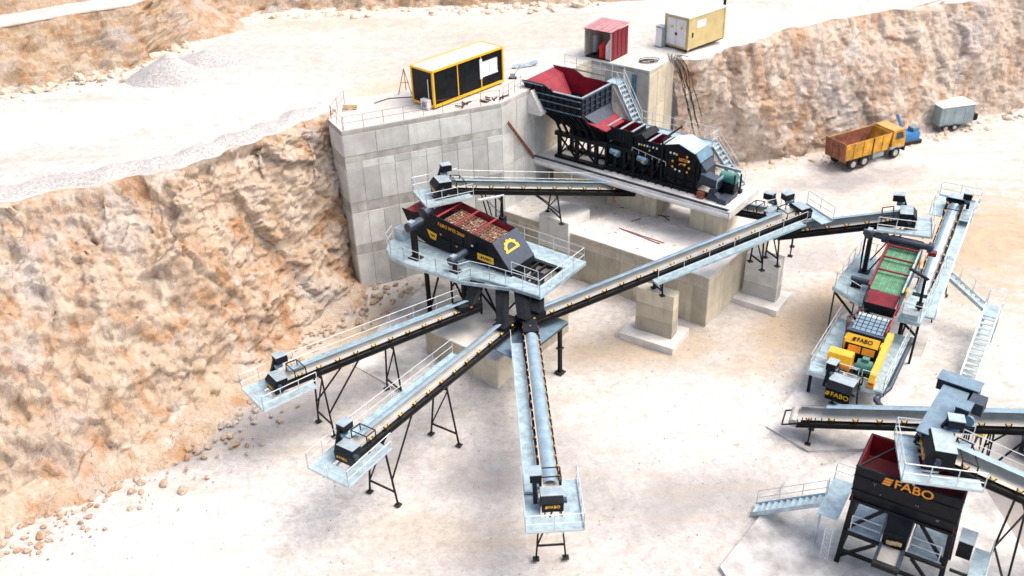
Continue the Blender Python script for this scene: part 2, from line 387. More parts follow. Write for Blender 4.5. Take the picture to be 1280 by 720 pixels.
rmid = [a.lerp(b, .5) + Vector((0, -.6, .4)) for a, b in zip(resample(rtop, 40), resample(rbase, 40))]
cr = loft('quarry_cliff', [rtop, rmid, rbase], 300, 120, 'rock_right', .75, rocky, (.06, .06)); cr['label'] = 'pale rock face behind the dump truck'
# upper left bench and far slopes
bb_px = [(-60, 134), (0, 121), (60, 108), (110, 98), (160, 90), (190, 76), (240, 52), (285, 30), (330, 19), (500, 13), (670, 7), (800, 2)]
bbase = [at(x, y, 12.5) for x, y in bb_px]; bbase.insert(0, bbase[0] + Vector((-40, -14, 0))); bbase.append(bbase[-1] + Vector((40, 4, 0)))
bt = [p + Vector((-.8, 6.2, 3.9)) for p in bbase]
loft('rock_bench', [bbase, bt], 300, 50, 'rock_far', 1.1, lambda p: rocky(p, 1.5), (.1, .1))
bt2 = [p + Vector((-.6, 3.6, .1)) for p in bt]
loft('bench_ledge', [[p + Vector((0, -.2, -.05)) for p in bt], bt2], 120, 8, 'upper_floor', .2, gentle, (.2, .2))
loft('rock_bench', [[p + Vector((0, -.3, -.1)) for p in bt2], [p + Vector((-2, 14, 9)) for p in bt2]], 200, 40, 'rock_far', 1.0, rocky, (.08, .1))

def mound(name, label, c, r, h, mat, seed):
    m = MB(); nr, na = 14, 40
    for i in range(nr + 1):
        for k in range(na):
            t = i / nr; a = 2 * math.pi * k / na
            q = Vector((math.cos(a) * t * r * 1.4, math.sin(a) * t * r, 0))
            z = h * (1 - t) ** 1.15 * (1 + .3 * noise.noise(q * .4 + Vector((seed, 0, 0)))) + .12 * noise.noise(q * 1.5 + Vector((seed, 3, 1))) - .15 * t
            m.v.append((q.x, q.y, z))
    for i in range(nr):
        for k in range(na):
            a, b = i * na + k, i * na + (k + 1) % na; m.f.append((a, b, b + na, a + na))
    o = m.build(name, mat, None, True); o.location = c
    if o.data.polygons[60].normal.z < 0: o.data.flip_normals()
    return tag(o, label, 'gravel heap')
mound('gravel_heap', 'grey gravel heap on the upper level below the orange bench', at(212, 98, 12.5), 3.0, 2.0, 'gravel', 3)
mound('gravel_heap', 'low flat grey heap just behind the taller gravel heap', at(262, 75, 12.5), 2.8, .9, 'gravel', 9)
mound('rubble_heap', 'brown rubble heap at the far end of the orange bench', at(222, 40, 12.4), 5.0, 4.0, 'rock_far', 5)

def stones(name, label, pts, smin, smax, mat):
    """loose stones too many to count, one mesh"""
    g = (1 + 5 ** .5) / 2; m = MB()
    ico = [Vector(v).normalized() for v in ((-1, g, 0), (1, g, 0), (-1, -g, 0), (1, -g, 0), (0, -1, g), (0, 1, g), (0, -1, -g), (0, 1, -g), (g, 0, -1), (g, 0, 1), (-g, 0, -1), (-g, 0, 1))]
    fc = [(0, 11, 5), (0, 5, 1), (0, 1, 7), (0, 7, 10), (0, 10, 11), (1, 5, 9), (5, 11, 4), (11, 10, 2), (10, 7, 6), (7, 1, 8), (3, 9, 4), (3, 4, 2), (3, 2, 6), (3, 6, 8), (3, 8, 9), (4, 9, 5), (2, 4, 11), (6, 2, 10), (8, 6, 7), (9, 8, 1)]
    for p in pts:
        s = smin + (smax - smin) * random.random() ** 4
        rot = Matrix.Rotation(random.random() * 6.3, 3, 'Z') @ Matrix.Rotation(random.random(), 3, 'X')
        m.add([Vector(p) + rot @ Vector((v.x * s * random.uniform(.7, 1.25), v.y * s * random.uniform(.7, 1.25), v.z * s * random.uniform(.45, .8))) for v in ico], fc)
    o = m.build(name, mat); o['kind'] = 'stuff'; o['label'] = label; return o
bl = resample(basel, 200); P = []
for i in range(1700):
    p = random.choice(bl); d = abs(random.gauss(0, 2.2)); P.append(Vector((p.x + d * .8 + random.gauss(0, .6), p.y - d * .5 + random.gauss(0, .6), .0)))
stones('rubble', 'loose cream rubble below the left rock face', P, .03, .34, 'rock_left')
P = [Vector((random.uniform(-25, 38), random.uniform(28, 75), -.04)) for _ in range(9000)]
stones('pebbles', 'small stones scattered over the quarry floor', P, .012, .06, 'gravel')
bl = resample(bbase, 100); P = []
for i in range(900):
    p = random.choice(bl[:70]); P.append(p + Vector((random.gauss(0, .8), -abs(random.gauss(0, 1.3)), random.uniform(0, .2))))
stones('rubble', 'blocky rubble along the foot of the upper orange bench', P, .08, .6, 'cream_stone')
bl = resample(rbase, 100); P = [random.choice(bl) + Vector((random.gauss(0, .8), -abs(random.gauss(0, 1.2)), .3)) for _ in range(600)]
stones('rubble', 'pale rubble below the rock face behind the truck', P, .05, .5, 'cream_stone')
for i, (x, y, s) in enumerate(((220, 549, .34), (236, 541, .2), (205, 520, .28))):
    p = at(x, y, 0); m = MB()
    for k in range(10):
        for q in range(14):
            a, b = math.pi * k / 9, 2 * math.pi * q / 14; d = Vector((math.sin(a) * math.cos(b), math.sin(a) * math.sin(b), math.cos(a)))
            m.v.append(tuple(d * s * (1 + .35 * noise.noise(d * 1.3 + Vector((i * 5, 0, 0))))))
    for k in range(9):
        for q in range(14): a = k * 14 + q; b = k * 14 + (q + 1) % 14; m.f.append((a, a + 14, b + 14, b))
    o = m.build('boulder', 'rock_left'); o.location = (p.x, p.y, s * .4)
    tag(o, ['largest brown boulder at the foot of the left rock face', 'small boulder just right of the largest brown boulder', 'middle sized boulder just behind the largest brown boulder'][i], 'boulder', 'boulders at the cliff foot')
# low ridge of grey spoil along the edge of the upper level
br = resample(edge, 120)[8:96]; 
m = MB()
for i, p in enumerate(br):
    h = .35 + .45 * noise.noise(p * .5) ; h = max(.06, h) * min(1, i / 8, (len(br) - 1 - i) / 8)
    for k, (d, z) in enumerate(((.3, -.12), (.9, .5), (1.4, .95), (2.0, .55), (2.9, -.1))):
        q = p + Vector((-.42, .9, 0)) * d + Vector((.1 * noise.noise(p * 2 + Vector((k, 0, 0))), .15 * noise.noise(p * 3 + Vector((0, k, 0))), 0)); m.v.append((q.x, q.y, p.z + z * h + .04 * noise.noise(q * 3)))
for i in range(len(br) - 1):
    for k in range(4): a = i * 5 + k; m.f.append((a, a + 1, a + 6, a + 5))
o = m.build('spoil_ridge', 'gravel', None, True)
if sum(p.normal.z for p in o.data.polygons) < 0: o.data.flip_normals()
struct(o, 'low ridge of grey spoil along the upper cliff edge')
# ------------------------------------------------------------------ concrete works
AX = R(-39.0)
D1 = Vector((math.cos(AX), math.sin(AX), 0)); D2 = Vector((-math.sin(AX), math.cos(AX), 0))
PANEL = {}
def panel_wall(parent, p0, p1, z1, bands, mat, outward, proud=.035):
    """formwork panels set on the face p0-p1 from the top z1 down; bands = (height, columns, gap)"""
    p0, p1 = Vector(p0), Vector(p1); L = (p1 - p0).length; d = (p1 - p0) / L; nrm = Vector(outward).normalized(); z = z1
    for (h, cols, rec) in bands:
        w = L / cols
        for i in range(cols):
            pr = proud * (rec + random.uniform(-.25, .25)); key = (round(w, 3), round(h, 3), round(pr, 3), mat, rec <= .6)
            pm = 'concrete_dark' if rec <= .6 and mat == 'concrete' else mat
            if key not in PANEL:
                m = MB(); a, b = w / 2 - .012, h / 2 - .012; e = .012
                m.add([(-a, 0, -b), (a, 0, -b), (a, 0, b), (-a, 0, b), (-a + e, -pr, -b + e), (a - e, -pr, -b + e), (a - e, -pr, b - e), (-a + e, -pr, b - e)],
                      [(4, 5, 6, 7), (0, 1, 5, 4), (1, 2, 6, 5), (2, 3, 7, 6), (3, 0, 4, 7)])
                if h > 1.2 and w > .8:                       # tie-rod holes
                    for hx in (-.3, .3):
                        for hz in (-.3, .3): m.obox((hx * w, -pr - .002, hz * h), Vector((.045, 0, 0)), Vector((0, .004, 0)), Vector((0, 0, .045)))
                PANEL[key] = m.mesh(pm)
            c = p0 + d * (w * (i + .5)); c.z = z - h / 2
            Mx = Matrix(((d.x, -nrm.x, 0, c.x), (d.y, -nrm.y, 0, c.y), (0, 0, 1, c.z), (0, 0, 0, 1)))
            put('formwork_panel', PANEL[key], parent, Mx)
        z -= h
def fan(pts, z0, z1):
    return MB().prism([(p[0], p[1], z0) for p in pts], (0, 0, z1 - z0))
TA, TB, TC, TD, TE = (-11.52, 62.93), (-.35, 67.39), (7.19, 76.69), (11.44, 73.25), (13.91, 76.42)
tower = thing('concrete_retaining_wall', 'tall grey concrete retaining wall of formwork panels carrying the black cabin', 'retaining wall', (-5.9, 65.1, 0))
TM = Matrix.Translation((5.9, -65.1, 0))
def tsub(o): o.matrix_basis = TM @ o.matrix_basis; return o
n0 = len(bpy.data.objects)
tsub(fan([TA, TB, TC, TD, TE, (12.0, 79.0), (4, 80), (-2, 71.5), (-4.6, 72.4), (-12.2, 68.9), (-12.75, 65.3)], -.6, 12.7).build('core', 'concrete_core', tower))
nA = Vector((.37, -.93, 0)); off = Vector((0, 0, 0))
class Shift:                                                 # panels are laid in world coordinates, shifted to the wall's base
    pass
sh = lambda p: Vector((p[0] + 5.9, p[1] - 65.1, 0))
bandsA = [(.32, 5, .5), (1.6, 5, 1.), (.5, 5, .45), (.55, 10, .9), (2.6, 10, 1.), (.85, 10, .5), (2.65, 10, 1.), (.8, 10, .6), (2.9, 10, 1.)]
dA = (Vector((*TB, 0)) - Vector((*TA, 0))).normalized(); nA = Vector((dA.y, -dA.x, 0))
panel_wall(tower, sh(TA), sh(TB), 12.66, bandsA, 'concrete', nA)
nB = D1 * 1.0
mB = Vector((*TB, 0)).lerp(Vector((*TC, 0)), .455)
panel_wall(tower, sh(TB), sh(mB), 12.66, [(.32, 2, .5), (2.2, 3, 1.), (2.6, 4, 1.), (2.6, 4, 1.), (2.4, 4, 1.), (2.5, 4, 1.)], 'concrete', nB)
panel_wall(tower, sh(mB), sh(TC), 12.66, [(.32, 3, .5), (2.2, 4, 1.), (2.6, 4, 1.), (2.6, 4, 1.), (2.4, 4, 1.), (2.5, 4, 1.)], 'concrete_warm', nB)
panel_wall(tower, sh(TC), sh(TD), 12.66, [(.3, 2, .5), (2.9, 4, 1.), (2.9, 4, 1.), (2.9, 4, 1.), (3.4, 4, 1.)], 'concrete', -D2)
dR = (Vector((*TE, 0)) - Vector((*TD, 0))).normalized()
panel_wall(tower, sh(TD), sh(TE), 12.66, [(.3, 2, .5), (2.9, 3, 1.), (2.9, 3, 1.), (2.9, 3, 1.), (3.4, 3, 1.)], 'concrete_warm', Vector((dR.y, -dR.x, 0)))
panel_wall(tower, sh((-12.75, 65.3)), sh(TA), 12.66, [(.32, 1, .5), (1.6, 2, 1.), (1.05, 2, .6), (2.6, 2, 1.), (.85, 2, .5), (2.65, 2, 1.), (.8, 2, .6), (2.9, 2, 1.)], 'concrete', Vector((-.88, -.47, 0)))
# corbel under the hopper lip
cb = Vector((*TB, 0)) + D2 * 3.2
m = MB(); q0 = sh(cb)
m.prism([q0 + Vector((0, 0, 12.2)) + D1 * .05, q0 + D1 * .05 + Vector((0, 0, 10.9)), q0 + D1 * 1.25 + Vector((0, 0, 10.9)), q0 + D1 * 1.25 + Vector((0, 0, 11.25)), q0 + D1 * .35 + Vector((0, 0, 12.75))], D2 * .75)
m.build('corbel', 'concrete_top', tower)
# grey steel door strip and downpipe on the tower front
q1 = sh(Vector((*TD, 0)) - D1 * 1.35 - D2 * .07)
MB().obox(q1 + Vector((0, 0, 9.6)), D1 * .22, D2 * .03, Vector((0, 0, 2.6))).build('joint_strip', 'steelblue', tower)

block = thing('concrete_block', 'low wide concrete block with dusty white top in front of the crusher', 'concrete block', (13.51, 56.0, 0), AX)
# local: x along D1 (0 at the near corner, negative to the left), y along D2
blkL = 18.1
B(-blkL, 0, 0, 9.2, -.6, 3.9).build('core', 'concrete_top', block)
def lp(x, y): return Vector((x, y, 0))
panel_wall(block, lp(-blkL + .1, 0), lp(0, 0), 3.86, [(.42, 6, .8), (.5, 12, .5), (3.0, 15, 1.)], 'concrete_warm', (0, -1, 0))
panel_wall(block, lp(0, 0), lp(0, 9.2), 3.86, [(.42, 3, .8), (3.45, 5, 1.)], 'concrete_warm', (1, 0, 0))
B(-14.3, -11.6, -.25, 2.6, 2.2, 4.75).build('plinth', 'concrete', block)
m = MB(); 
for k in range(2): m.tube((-9 + k * .2, 2.6, 3.95), (-5.2 + k * .2, 2.2 + .3 * k, 3.95), .03, 5)
m.build('reinforcing_bar', 'rust', block)

m = MB()
for k in range(420):
    x = random.choice((random.gauss(-9.5, 1.6), random.gauss(-15, 1.5), random.uniform(-17, -1))); y = random.choice((random.gauss(5, 1.2), random.uniform(.5, 8)))
    if -17.6 < x < -.3 and .4 < y < 8.8 and not (-14.5 < x < -11.3 and y < 2.8):
        s = random.uniform(.03, .14); a = random.random() * 3.1; m.obox((x, y, 3.9 + s * .15), Vector((math.cos(a), math.sin(a), 0)) * s, Vector((-math.sin(a), math.cos(a), 0)) * s * random.uniform(.2, .8), Vector((0, 0, s * .25)))
o = m.build('debris', 'cream_stone', block); o['kind'] = 'stuff'
for x, y, a in ((-7.2, 6.2, .4), (-6.9, 6.0, -.5), (-8.6, 4.4, 1.2), (-2.4, 3.0, .2), (-10.4, 5.8, .9)):
    d = Vector((math.cos(a), math.sin(a), 0)) * .45; MB().bar(Vector((x, y, 3.94)) - d, Vector((x, y, 3.94)) + d, .09, .05).build('offcut', 'rust', block)
slab = thing('crusher_deck', 'raised concrete deck on thick piers carrying the black primary crusher', 'concrete deck', (2.08, 70.4, 0), AX)
SO = Vector((2.08, 70.4, 0))
B(.04, 17.1, 0, 4.75, 6.42, 7.0).build('deck_slab', 'concrete_top', slab)
B(.04, 17.0, -.09, -.002, 6.62, 6.80).build('edge_strip', 'white', slab)
B(.04, 16.9, .06, .2, 7.004, 7.13).build('cable_channel', 'navy', slab)
B(.04, 17.0, .24, .28, 7.004, 7.08).build('cable_channel', 'galv', slab)
for x0, x1 in ((.7, 4.3), (5.9, 10.3), (13.2, 15.7)):
    pr = B(x0, x1, 1.7, 4.6, 3.2, 6.418).build('pier', 'concrete_core', slab)
    k = max(2, round((x1 - x0) / 1.1))
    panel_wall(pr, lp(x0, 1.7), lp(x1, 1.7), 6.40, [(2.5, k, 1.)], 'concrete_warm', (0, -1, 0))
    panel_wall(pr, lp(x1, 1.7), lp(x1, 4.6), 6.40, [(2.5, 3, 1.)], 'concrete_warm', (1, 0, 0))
# hand-sprayed red marks on the middle pier
m = MB(); random.seed(3)
def stroke(pts):
    for a, b in zip(pts, pts[1:]): m.bar((6.28 + a[0], 1.655, 5.0 + a[1] * .8), (6.28 + b[0], 1.655, 5.0 + b[1] * .8), .012, .05)
stroke([(0, 0), (.25, .02), (.28, -.14), (.05, -.16)]); stroke([(.14, -.02), (.12, -.26)])
for k in range(5):
    z = -.34 - .2 * k; x = .04 + .05 * k
    stroke([(x, z), (x + .12, z + .12), (x + .26, z)] if k % 2 == 0 else [(x, z), (x + .24, z + .02), (x + .22, z + .13), (x + .04, z + .14)])
m.build('graffiti', 'redbright', slab)

def conv_pier(label, near, ln, th, h, az, lean=0.):
    p = at(*near, 0); t = thing('conveyor_pier', label, 'concrete pier', (p.x, p.y, 0), az, 'concrete piers under the long conveyor')
    # local: x along its length with 0 at the near end, y = thickness away from the viewer
    hh = h / 3
    for k in range(3):
        B(-ln + k * .012, -k * .012, k * .012, th - k * .012, .3 + k * hh * .97, .3 + (k + 1) * hh * .97 - .015).build('lift', 'concrete_warm' if near[0] < 900 else 'concrete', t)
    B(-ln + .05, -.05, .05, th - .05, .3, .3 + h * .97 - .06).build('core', 'concrete_core', t)
    m = MB(); m.box(-ln - .7, .55, -1.0, th + .9, -.5, .32); m.build('footing', 'concrete_top', t)
    return t
conv_pier('concrete pier and square footing under the middle of the long conveyor', (838.7, 429), 2.75, .95, 3.5, R(-33))
conv_pier('concrete pier at the right end of the deck under the long conveyor head', (967.7, 383), 2.5, 1.0, 3.5, R(-36))
SX = Vector((1.77, 51.94, 0))          # screening station base point, x along D1, y along D2
pod = thing('concrete_podium', 'low concrete podium under the screen tower and conveyor tails', 'concrete block', SX, AX)
B(-7.1, -.9, -3.5, 4.4, -.5, 2.1).build('core', 'concrete_top', pod)
panel_wall(pod, lp(-7.1, -3.5), lp(-.9, -3.5), 2.06, [(2.05, 3, 1.)], 'concrete_warm', (0, -1, 0))
panel_wall(pod, lp(-7.1, 4.4), lp(-7.1, -3.5), 2.06, [(2.05, 4, 1.)], 'concrete_warm', (-1, 0, 0))
panel_wall(pod, lp(-.9, -3.5), lp(-.9, 4.4), 2.06, [(2.05, 4, 1.)], 'concrete_warm', (1, 0, 0))
def pad(label, pxs, z=.12):
    m = MB().prism([at(x, y, z) - Vector((0, 0, .5)) for x, y in pxs], (0, 0, .5)); o = m.build('concrete_pad', 'pad_concrete'); struct(o, label); return o
pad('flat concrete pad left of the screen tower', [(440, 456), (487, 391), (530, 359), (585, 352), (640, 400), (560, 430), (512, 494)])
pad('flat concrete pad under the crusher and lower conveyor', [(958, 533), (1022, 452), (1050, 396), (1150, 330), (1185, 360), (1130, 500), (1100, 560), (1010, 563)])
pad('flat concrete pad below the black hopper', [(900, 708), (985, 600), (1090, 560), (1225, 600), (1300, 720), (1240, 800), (960, 800)])

# ------------------------------------------------------------------ belt conveyors
IDL = {}
def idler_mesh(w, sides):
    k = (round(w, 2), sides)
    if k not in IDL:
        a, rs = MB(), []
        for s in sides:
            r = MB(); rs.append(r)
            a.bar((-.16, s * (w / 2 + .03), .30), (0, s * (w / 2 + .06), -.06), .05); a.bar((.16, s * (w / 2 + .03), .30), (0, s * (w / 2 + .06), -.06), .05)
            r.tube((-.07, s * (w / 2 + .05), .24), (.07, s * (w / 2 + .05), .24), .055 if len(sides) == 1 else .04, 8)
        a.bar((0, -w / 2, -.1), (0, w / 2, -.1), .06)
        IDL[k] = (a.mesh('steel_black'), [r.mesh('yellow' if len(sides) == 1 else 'orange') for r in rs])
    return IDL[k]
def conveyor(label, T, H, w=.85, opens=(1,), hood='side', walk=None, hplat=True, legs=(), msize=.68, mside=-1, logo_on=True, head=True, tailbox=True, plat_sides=(1, -1), name='belt_conveyor', hoodspan=(0.04, .94), idl=1.25, covered_side=None):
    T, H = Vector(T), Vector(H); d = H - T; L = math.hypot(d.x, d.y); az = math.atan2(d.y, d.x)
    t = thing(name, label, 'conveyor', (T.x, T.y, 0), az, 'belt conveyors of the crushing plant')
    sl = (H.z - T.z) / L
    def P(x, y=0, h=0): return Vector((x, y, T.z + sl * x + h))
    for s in (-1, 1):
        m = MB(); m.bar(P(0, s * w / 2, -.2), P(L, s * w / 2, -.2), .09, .30); m.bar(P(0, s * (w / 2 + .06), -.06), P(L, s * (w / 2 + .06), -.06), .10, .03); m.bar(P(0, s * (w / 2 + .06), -.36), P(L, s * (w / 2 + .06), -.36), .10, .03)
        m.build('side_beam', 'steel_black', t)
    m = MB(); n = int(L / 1.5)
    for i in range(n + 1): m.bar(P(L * i / n, -w / 2, -.38), P(L * i / n, w / 2, -.38), .07)
    m.build('cross_members', 'steel_black', t)
    m = MB(); prof = [(-.50 * w, .20), (-.2 * w, .04), (.2 * w, .04), (.50 * w, .13)] if opens[0] > 0 else [(-.50 * w, .13), (-.2 * w, .04), (.2 * w, .04), (.50 * w, .20)]
    for x in (0, L):
        for y, z in prof: m.v.append(tuple(P(x, y, z)))
    for i in range(3): m.f.append((i, i + 4, i + 5, i + 1))
    m.box(0, 0.01, 0, 0.01, T.z, T.z + .01)
    m.build('belt', 'belt', t)
    m = MB(); m.prism([P(.2, -.45 * w, -.3), P(L - .1, -.45 * w, -.3), P(L - .1, .45 * w, -.3), P(.2, .45 * w, -.3)], (0, 0, -.015)); m.build('return_belt', 'rubber', t)
    ia, ir = idler_mesh(w, tuple(opens)); k = int((L - 1.2) / idl); rot = Matrix.Rotation(-math.atan(sl), 4, 'Y')
    for i in range(k + 1):
        o = put('idler', ia, t, Matrix.Translation(P(.7 + i * idl)) @ rot); [put('roller', q, o) for q in ir]
    # hood panels
    if hood:
        x0, x1 = L * hoodspan[0], L * hoodspan[1]; nh = max(1, round((x1 - x0) / 2.4)); op = opens[0]
        for i in range(nh):
            a, b = x0 + (x1 - x0) * i / nh, x0 + (x1 - x0) * (i + 1) / nh; m = MB(); ns = 9
            th0, th1 = (178, 80) if hood == 'side' else (155, 25)
            rr = w * (.60 if hood == 'side' else .45); off = 0
            for (x, lift) in ((a, 0), (b - .012, .0)):
                for q in range(ns):
                    th = R(th0 + (th1 - th0) * q / (ns - 1)); m.v.append(tuple(P(x, op * rr * math.cos(th), .06 + rr * .82 * math.sin(th))))
            for q in range(ns - 1): m.f.append((q, q + 1, q + 1 + ns, q + ns))
            o = m.build('hood_panel', 'hood', t, True)
    if walk:
        s, f0, f1, rl = walk; x0, x1 = L * f0, L * f1; y0, y1 = s * (w / 2 + .14), s * (w / 2 + .86)
        m = MB(); m.prism([P(x0, y0, -.33), P(x1, y0, -.33), P(x1, y1, -.33), P(x0, y1, -.33)], (0, 0, .04)); m.bar(P(x0, y1, -.27), P(x1, y1, -.27), .02, .16)
        nb = int((x1 - x0) / 2)
        for i in range(nb + 1): x = x0 + (x1 - x0) * i / nb; m.bar(P(x, y0, -.38), P(x, y1, -.38), .05)
        m.build('walkway', 'grating', t)
        if rl: m = MB(); m.rail([P(x0, y1, -.3), P(x1, y1, -.3)], 1.05, 1.9, .02, 1, False); m.build('handrail', 'rail', t)
    if head:
        hw = w / 2 + .16 * msize; z = H.z; prf = [(-.75, .55), (.25, .62), (.62, .25), (.55, -.62), (-.25, -.62), (-.75, -.25)]
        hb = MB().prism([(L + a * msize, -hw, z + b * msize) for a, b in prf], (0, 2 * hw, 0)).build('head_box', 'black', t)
        ld = MB(); ld.prism([(L - .77 * msize, -hw - .02, z + .56 * msize), (L + .25 * msize, -hw - .02, z + .63 * msize), (L + .25 * msize, hw + .02, z + .63 * msize), (L - .77 * msize, hw + .02, z + .56 * msize)], (0, 0, .025)); ld.build('sky_sheen_lid', 'galv', hb)  # pale lid paints in the sky reflection on the black box top
        if logo_on: logo(.37 * msize * min(1.15, w), 'yellow', hb, (L + .62 * msize, 0, z - .1 * msize), (0, 1, 0), (-.08, 0, 1))
        m = MB()
        for x in (L - 1.0, L - 1.7):
            m.path([P(x, -hw, 0), P(x, -hw, .62), P(x, hw, .62), P(x, hw, 0)], .035, 6)
        m.bar(P(L - 1.7, -hw, .62), P(L - 1.0, -hw, .62), .05); m.bar(P(L - 1.7, hw, .62), P(L - 1.0, hw, .62), .05); m.build('hood_frame', 'steel_black', t)
        m = MB(); m.tube((L + .05, -hw - .18, z), (L + .05, hw + .18, z), .16, 12); m.build('drum_bearing', 'navy', hb)
        y = mside * (hw + .32); g = MB()
        g.obox((L - .35, y - mside * .05, z + .35), Vector((.14, 0, .1)), Vector((0, .10, 0)), Vector((-.25, 0, .62)))
        mt = g.build('drive_arm', 'black', t)
        B(L - 1.15, L - .45, y - mside * .12 - .28, y - mside * .12 + .28, z + .72, z + 1.18).build('drive_guard', 'black', mt)
        m = MB(); m.obox((L - .8, y - mside * .12, z + 1.20), Vector((.37, 0, .02)), Vector((0, .30, 0)), Vector((0, 0, .02))); m.build('guard_lid', 'galv', mt)
        m = MB(); m.tube((L - .85, y - mside * .1, z + .5), (L - .35, y - mside * .1, z + .5), .17, 12); m.build('motor', 'steelblue', mt)
        if hplat:
            zp = z - .78 * msize; a0, a1, yo = L - 1.9, L + 1.55, hw + .85; fr = MB()
            m = MB(); m.box(L + .6, a1, -yo, yo, zp - .05, zp)
            for s in plat_sides: m.box(a0, L + .6, min(s * (hw + .06), s * yo), max(s * (hw + .06), s * yo), zp - .05, zp)
            m.build('head_platform', 'grating', t)
            pts = [(a1, -yo, zp), (a1, yo, zp)]
            if 1 in plat_sides: pts = pts + [(a0, yo, zp)]
            if -1 in plat_sides: pts = [(a0, -yo, zp)] + pts
            m = MB(); m.rail(pts, 1.08, 1.25, .026, 1, True); m.build('platform_railing', 'rail', t)
            m = MB()
            for s in (-1, 1): m.bar((L - .2, s * hw * .7, zp - .1), (a1, s * hw * .7, zp - .1), .08, .12)
            m.bar((L + 1.0, -yo, zp - .1), (L + 1.0, yo, zp - .1), .08, .1); m.build('platform_beams', 'galv', t)
    if tailbox:
        m = MB(); m.prism([P(-.25, -w / 2 - .05, .3), P(1.5, -w / 2 - .05, .42), P(1.5, -w / 2 - .05, .1), P(-.25, -w / 2 - .05, -.35)], (0, w + .1, 0)); m.build('tail_cover', 'black', t)
    for lg in legs:
        f, zb, spl = lg[:3]; x = L * f; top = T.z + sl * x - .36; st = lg[3] if len(lg) > 3 else 0
        feet = {}
        for s in (-1, 1):
            m = MB(); a = Vector((x, s * (w / 2 + .02), top)); b = Vector((x, s * (w / 2 + spl), zb)); feet[s] = (a, b); m.bar(a, b, .085, .085); m.box(b.x - .17, b.x + .17, b.y - .17, b.y + .17, zb - .02, zb + .03); m.build('leg', 'steel_black', t)
            if st:
                m = MB(); m.bar(a.lerp(b, .62), P(x + st, s * (w / 2 + .02), -.36), .08); m.build('strut', 'steel_black', t)
        g = lambda s, k: feet[s][0].lerp(feet[s][1], k)
        m = MB(); m.bar(g(-1, .8), g(1, .8), .09); m.bar(g(-1, .06), g(1, .06), .09); m.bar(g(-1, .8), g(1, .08), .07); m.build('brace', 'steel_black', t)
    return t, P, L
conveyor('product conveyor reaching left towards the rock face, leftmost of the fan', at(594, 380, 4.0), at(345, 478, 4.9), .84, (1,), 'side', (-1, .03, .90, True), legs=((.82, 0, .55, -2.6), (.47, 0, .5)))
conveyor('product conveyor in the middle of the fan, walkway on its far side', at(640, 402, 4.1), at(434, 566, 5.0), .84, (1,), 'side', (-1, .30, .92, True), legs=((.86, 0, .6, -2.6), (.49, 0, .62)))
conveyor('product conveyor pointing straight at the viewer below the screen tower', at(662, 406, 4.3), at(690, 625, 5.2), .84, (1, -1), 'centre', (-1, .10, .94, True), legs=((.93, 0, .35), (.42, 0, .3)), idl=.8)
conveyor('long conveyor climbing right across two concrete piers', at(652, 402, 4.2), at(1003, 263, 7.3), .9, (-1,), 'side', (-1, .43, .97, True), legs=((.47, 3.75, .12), (.90, 3.75, .25), (.84, 3.75, .25)), logo_on=False, plat_sides=(1,), mside=1)
conveyor('short conveyor from under the deck to the top of the left screen', at(790, 236.5, 5.6), at(550, 233, 9.3), .95, (1,), 'side', (-1, .05, .9, True), legs=((.43, 4.75, .7, 1.8), (.72, 0, .3, 1.2)), msize=.88)
conveyor('dark conveyor from under the long conveyor head to the top of the right screen', at(974, 290, 5.3), at(1136, 271, 7.7), 1.05, (-1,), 'side', None, legs=((.12, 3.9, .2), (.70, 0, .35, 2.6)), plat_sides=(-1,), mside=1, msize=.8)
conveyor('short dark conveyor leaving the deck below the primary crusher', at(830, 243, 4.9), at(966, 268, 6.2), .9, (-1,), 'side', None, legs=((.35, 3.9, .2),), mside=1, logo_on=False, hplat=False, msize=.6)
conveyor('pale conveyor running away to the upper right from the green screen', at(1141, 395, 2.9), at(1196, 251, 6.5), .84, (1, -1), 'centre', (-1, .05, .97, True), legs=((.8, 0, .5), (.4, 0, .4)), logo_on=False, idl=.8)
c8, P8, L8 = conveyor('horizontal conveyor below the yellow crusher running off to the right', at(998, 519, 1.5), at(1420, 531, 5.6), 1.25, (-1,), 'side', None, head=False, tailbox=False, legs=((.05, .1, .1), (.55, 0, .8), (.62, 0, .8, 1.8)), hoodspan=(.09, 1.0))
MB().path([P8(0, -.7, -.1), P8(-.8, -.7, -.2), P8(-.8, .7, -.2), P8(0, .7, -.1)], .05, 6).build('tail_guard', 'steel_black', c8); MB().tube(P8(-.2, -.66, -.1), P8(-.2, .66, -.1), .26, 16).build('tail_drum', 'belt', c8)
for k in range(5): MB().bar(P8(.3 + .35 * k, -.72, -.1), P8(.3 + .35 * k, -.72, .38), .05).build('skirt_post', 'steel_black', c8)
MB().prism([P8(.1, .6, .2), P8(2.0, .6, .45), P8(2.0, .2, .75), P8(.1, .2, .5)], (0, 0, .02)).build('skirt_plate', 'steelblue', c8)
conveyor('wide conveyor coming from the right edge to the black hopper', at(1420, 672, 4.3), at(1170, 562, 8.0), 1.3, (1,), 'side', (-1, .2, .85, True), legs=((.55, 0, .9), (.28, 0, .9)), msize=.95, plat_sides=(1, -1))
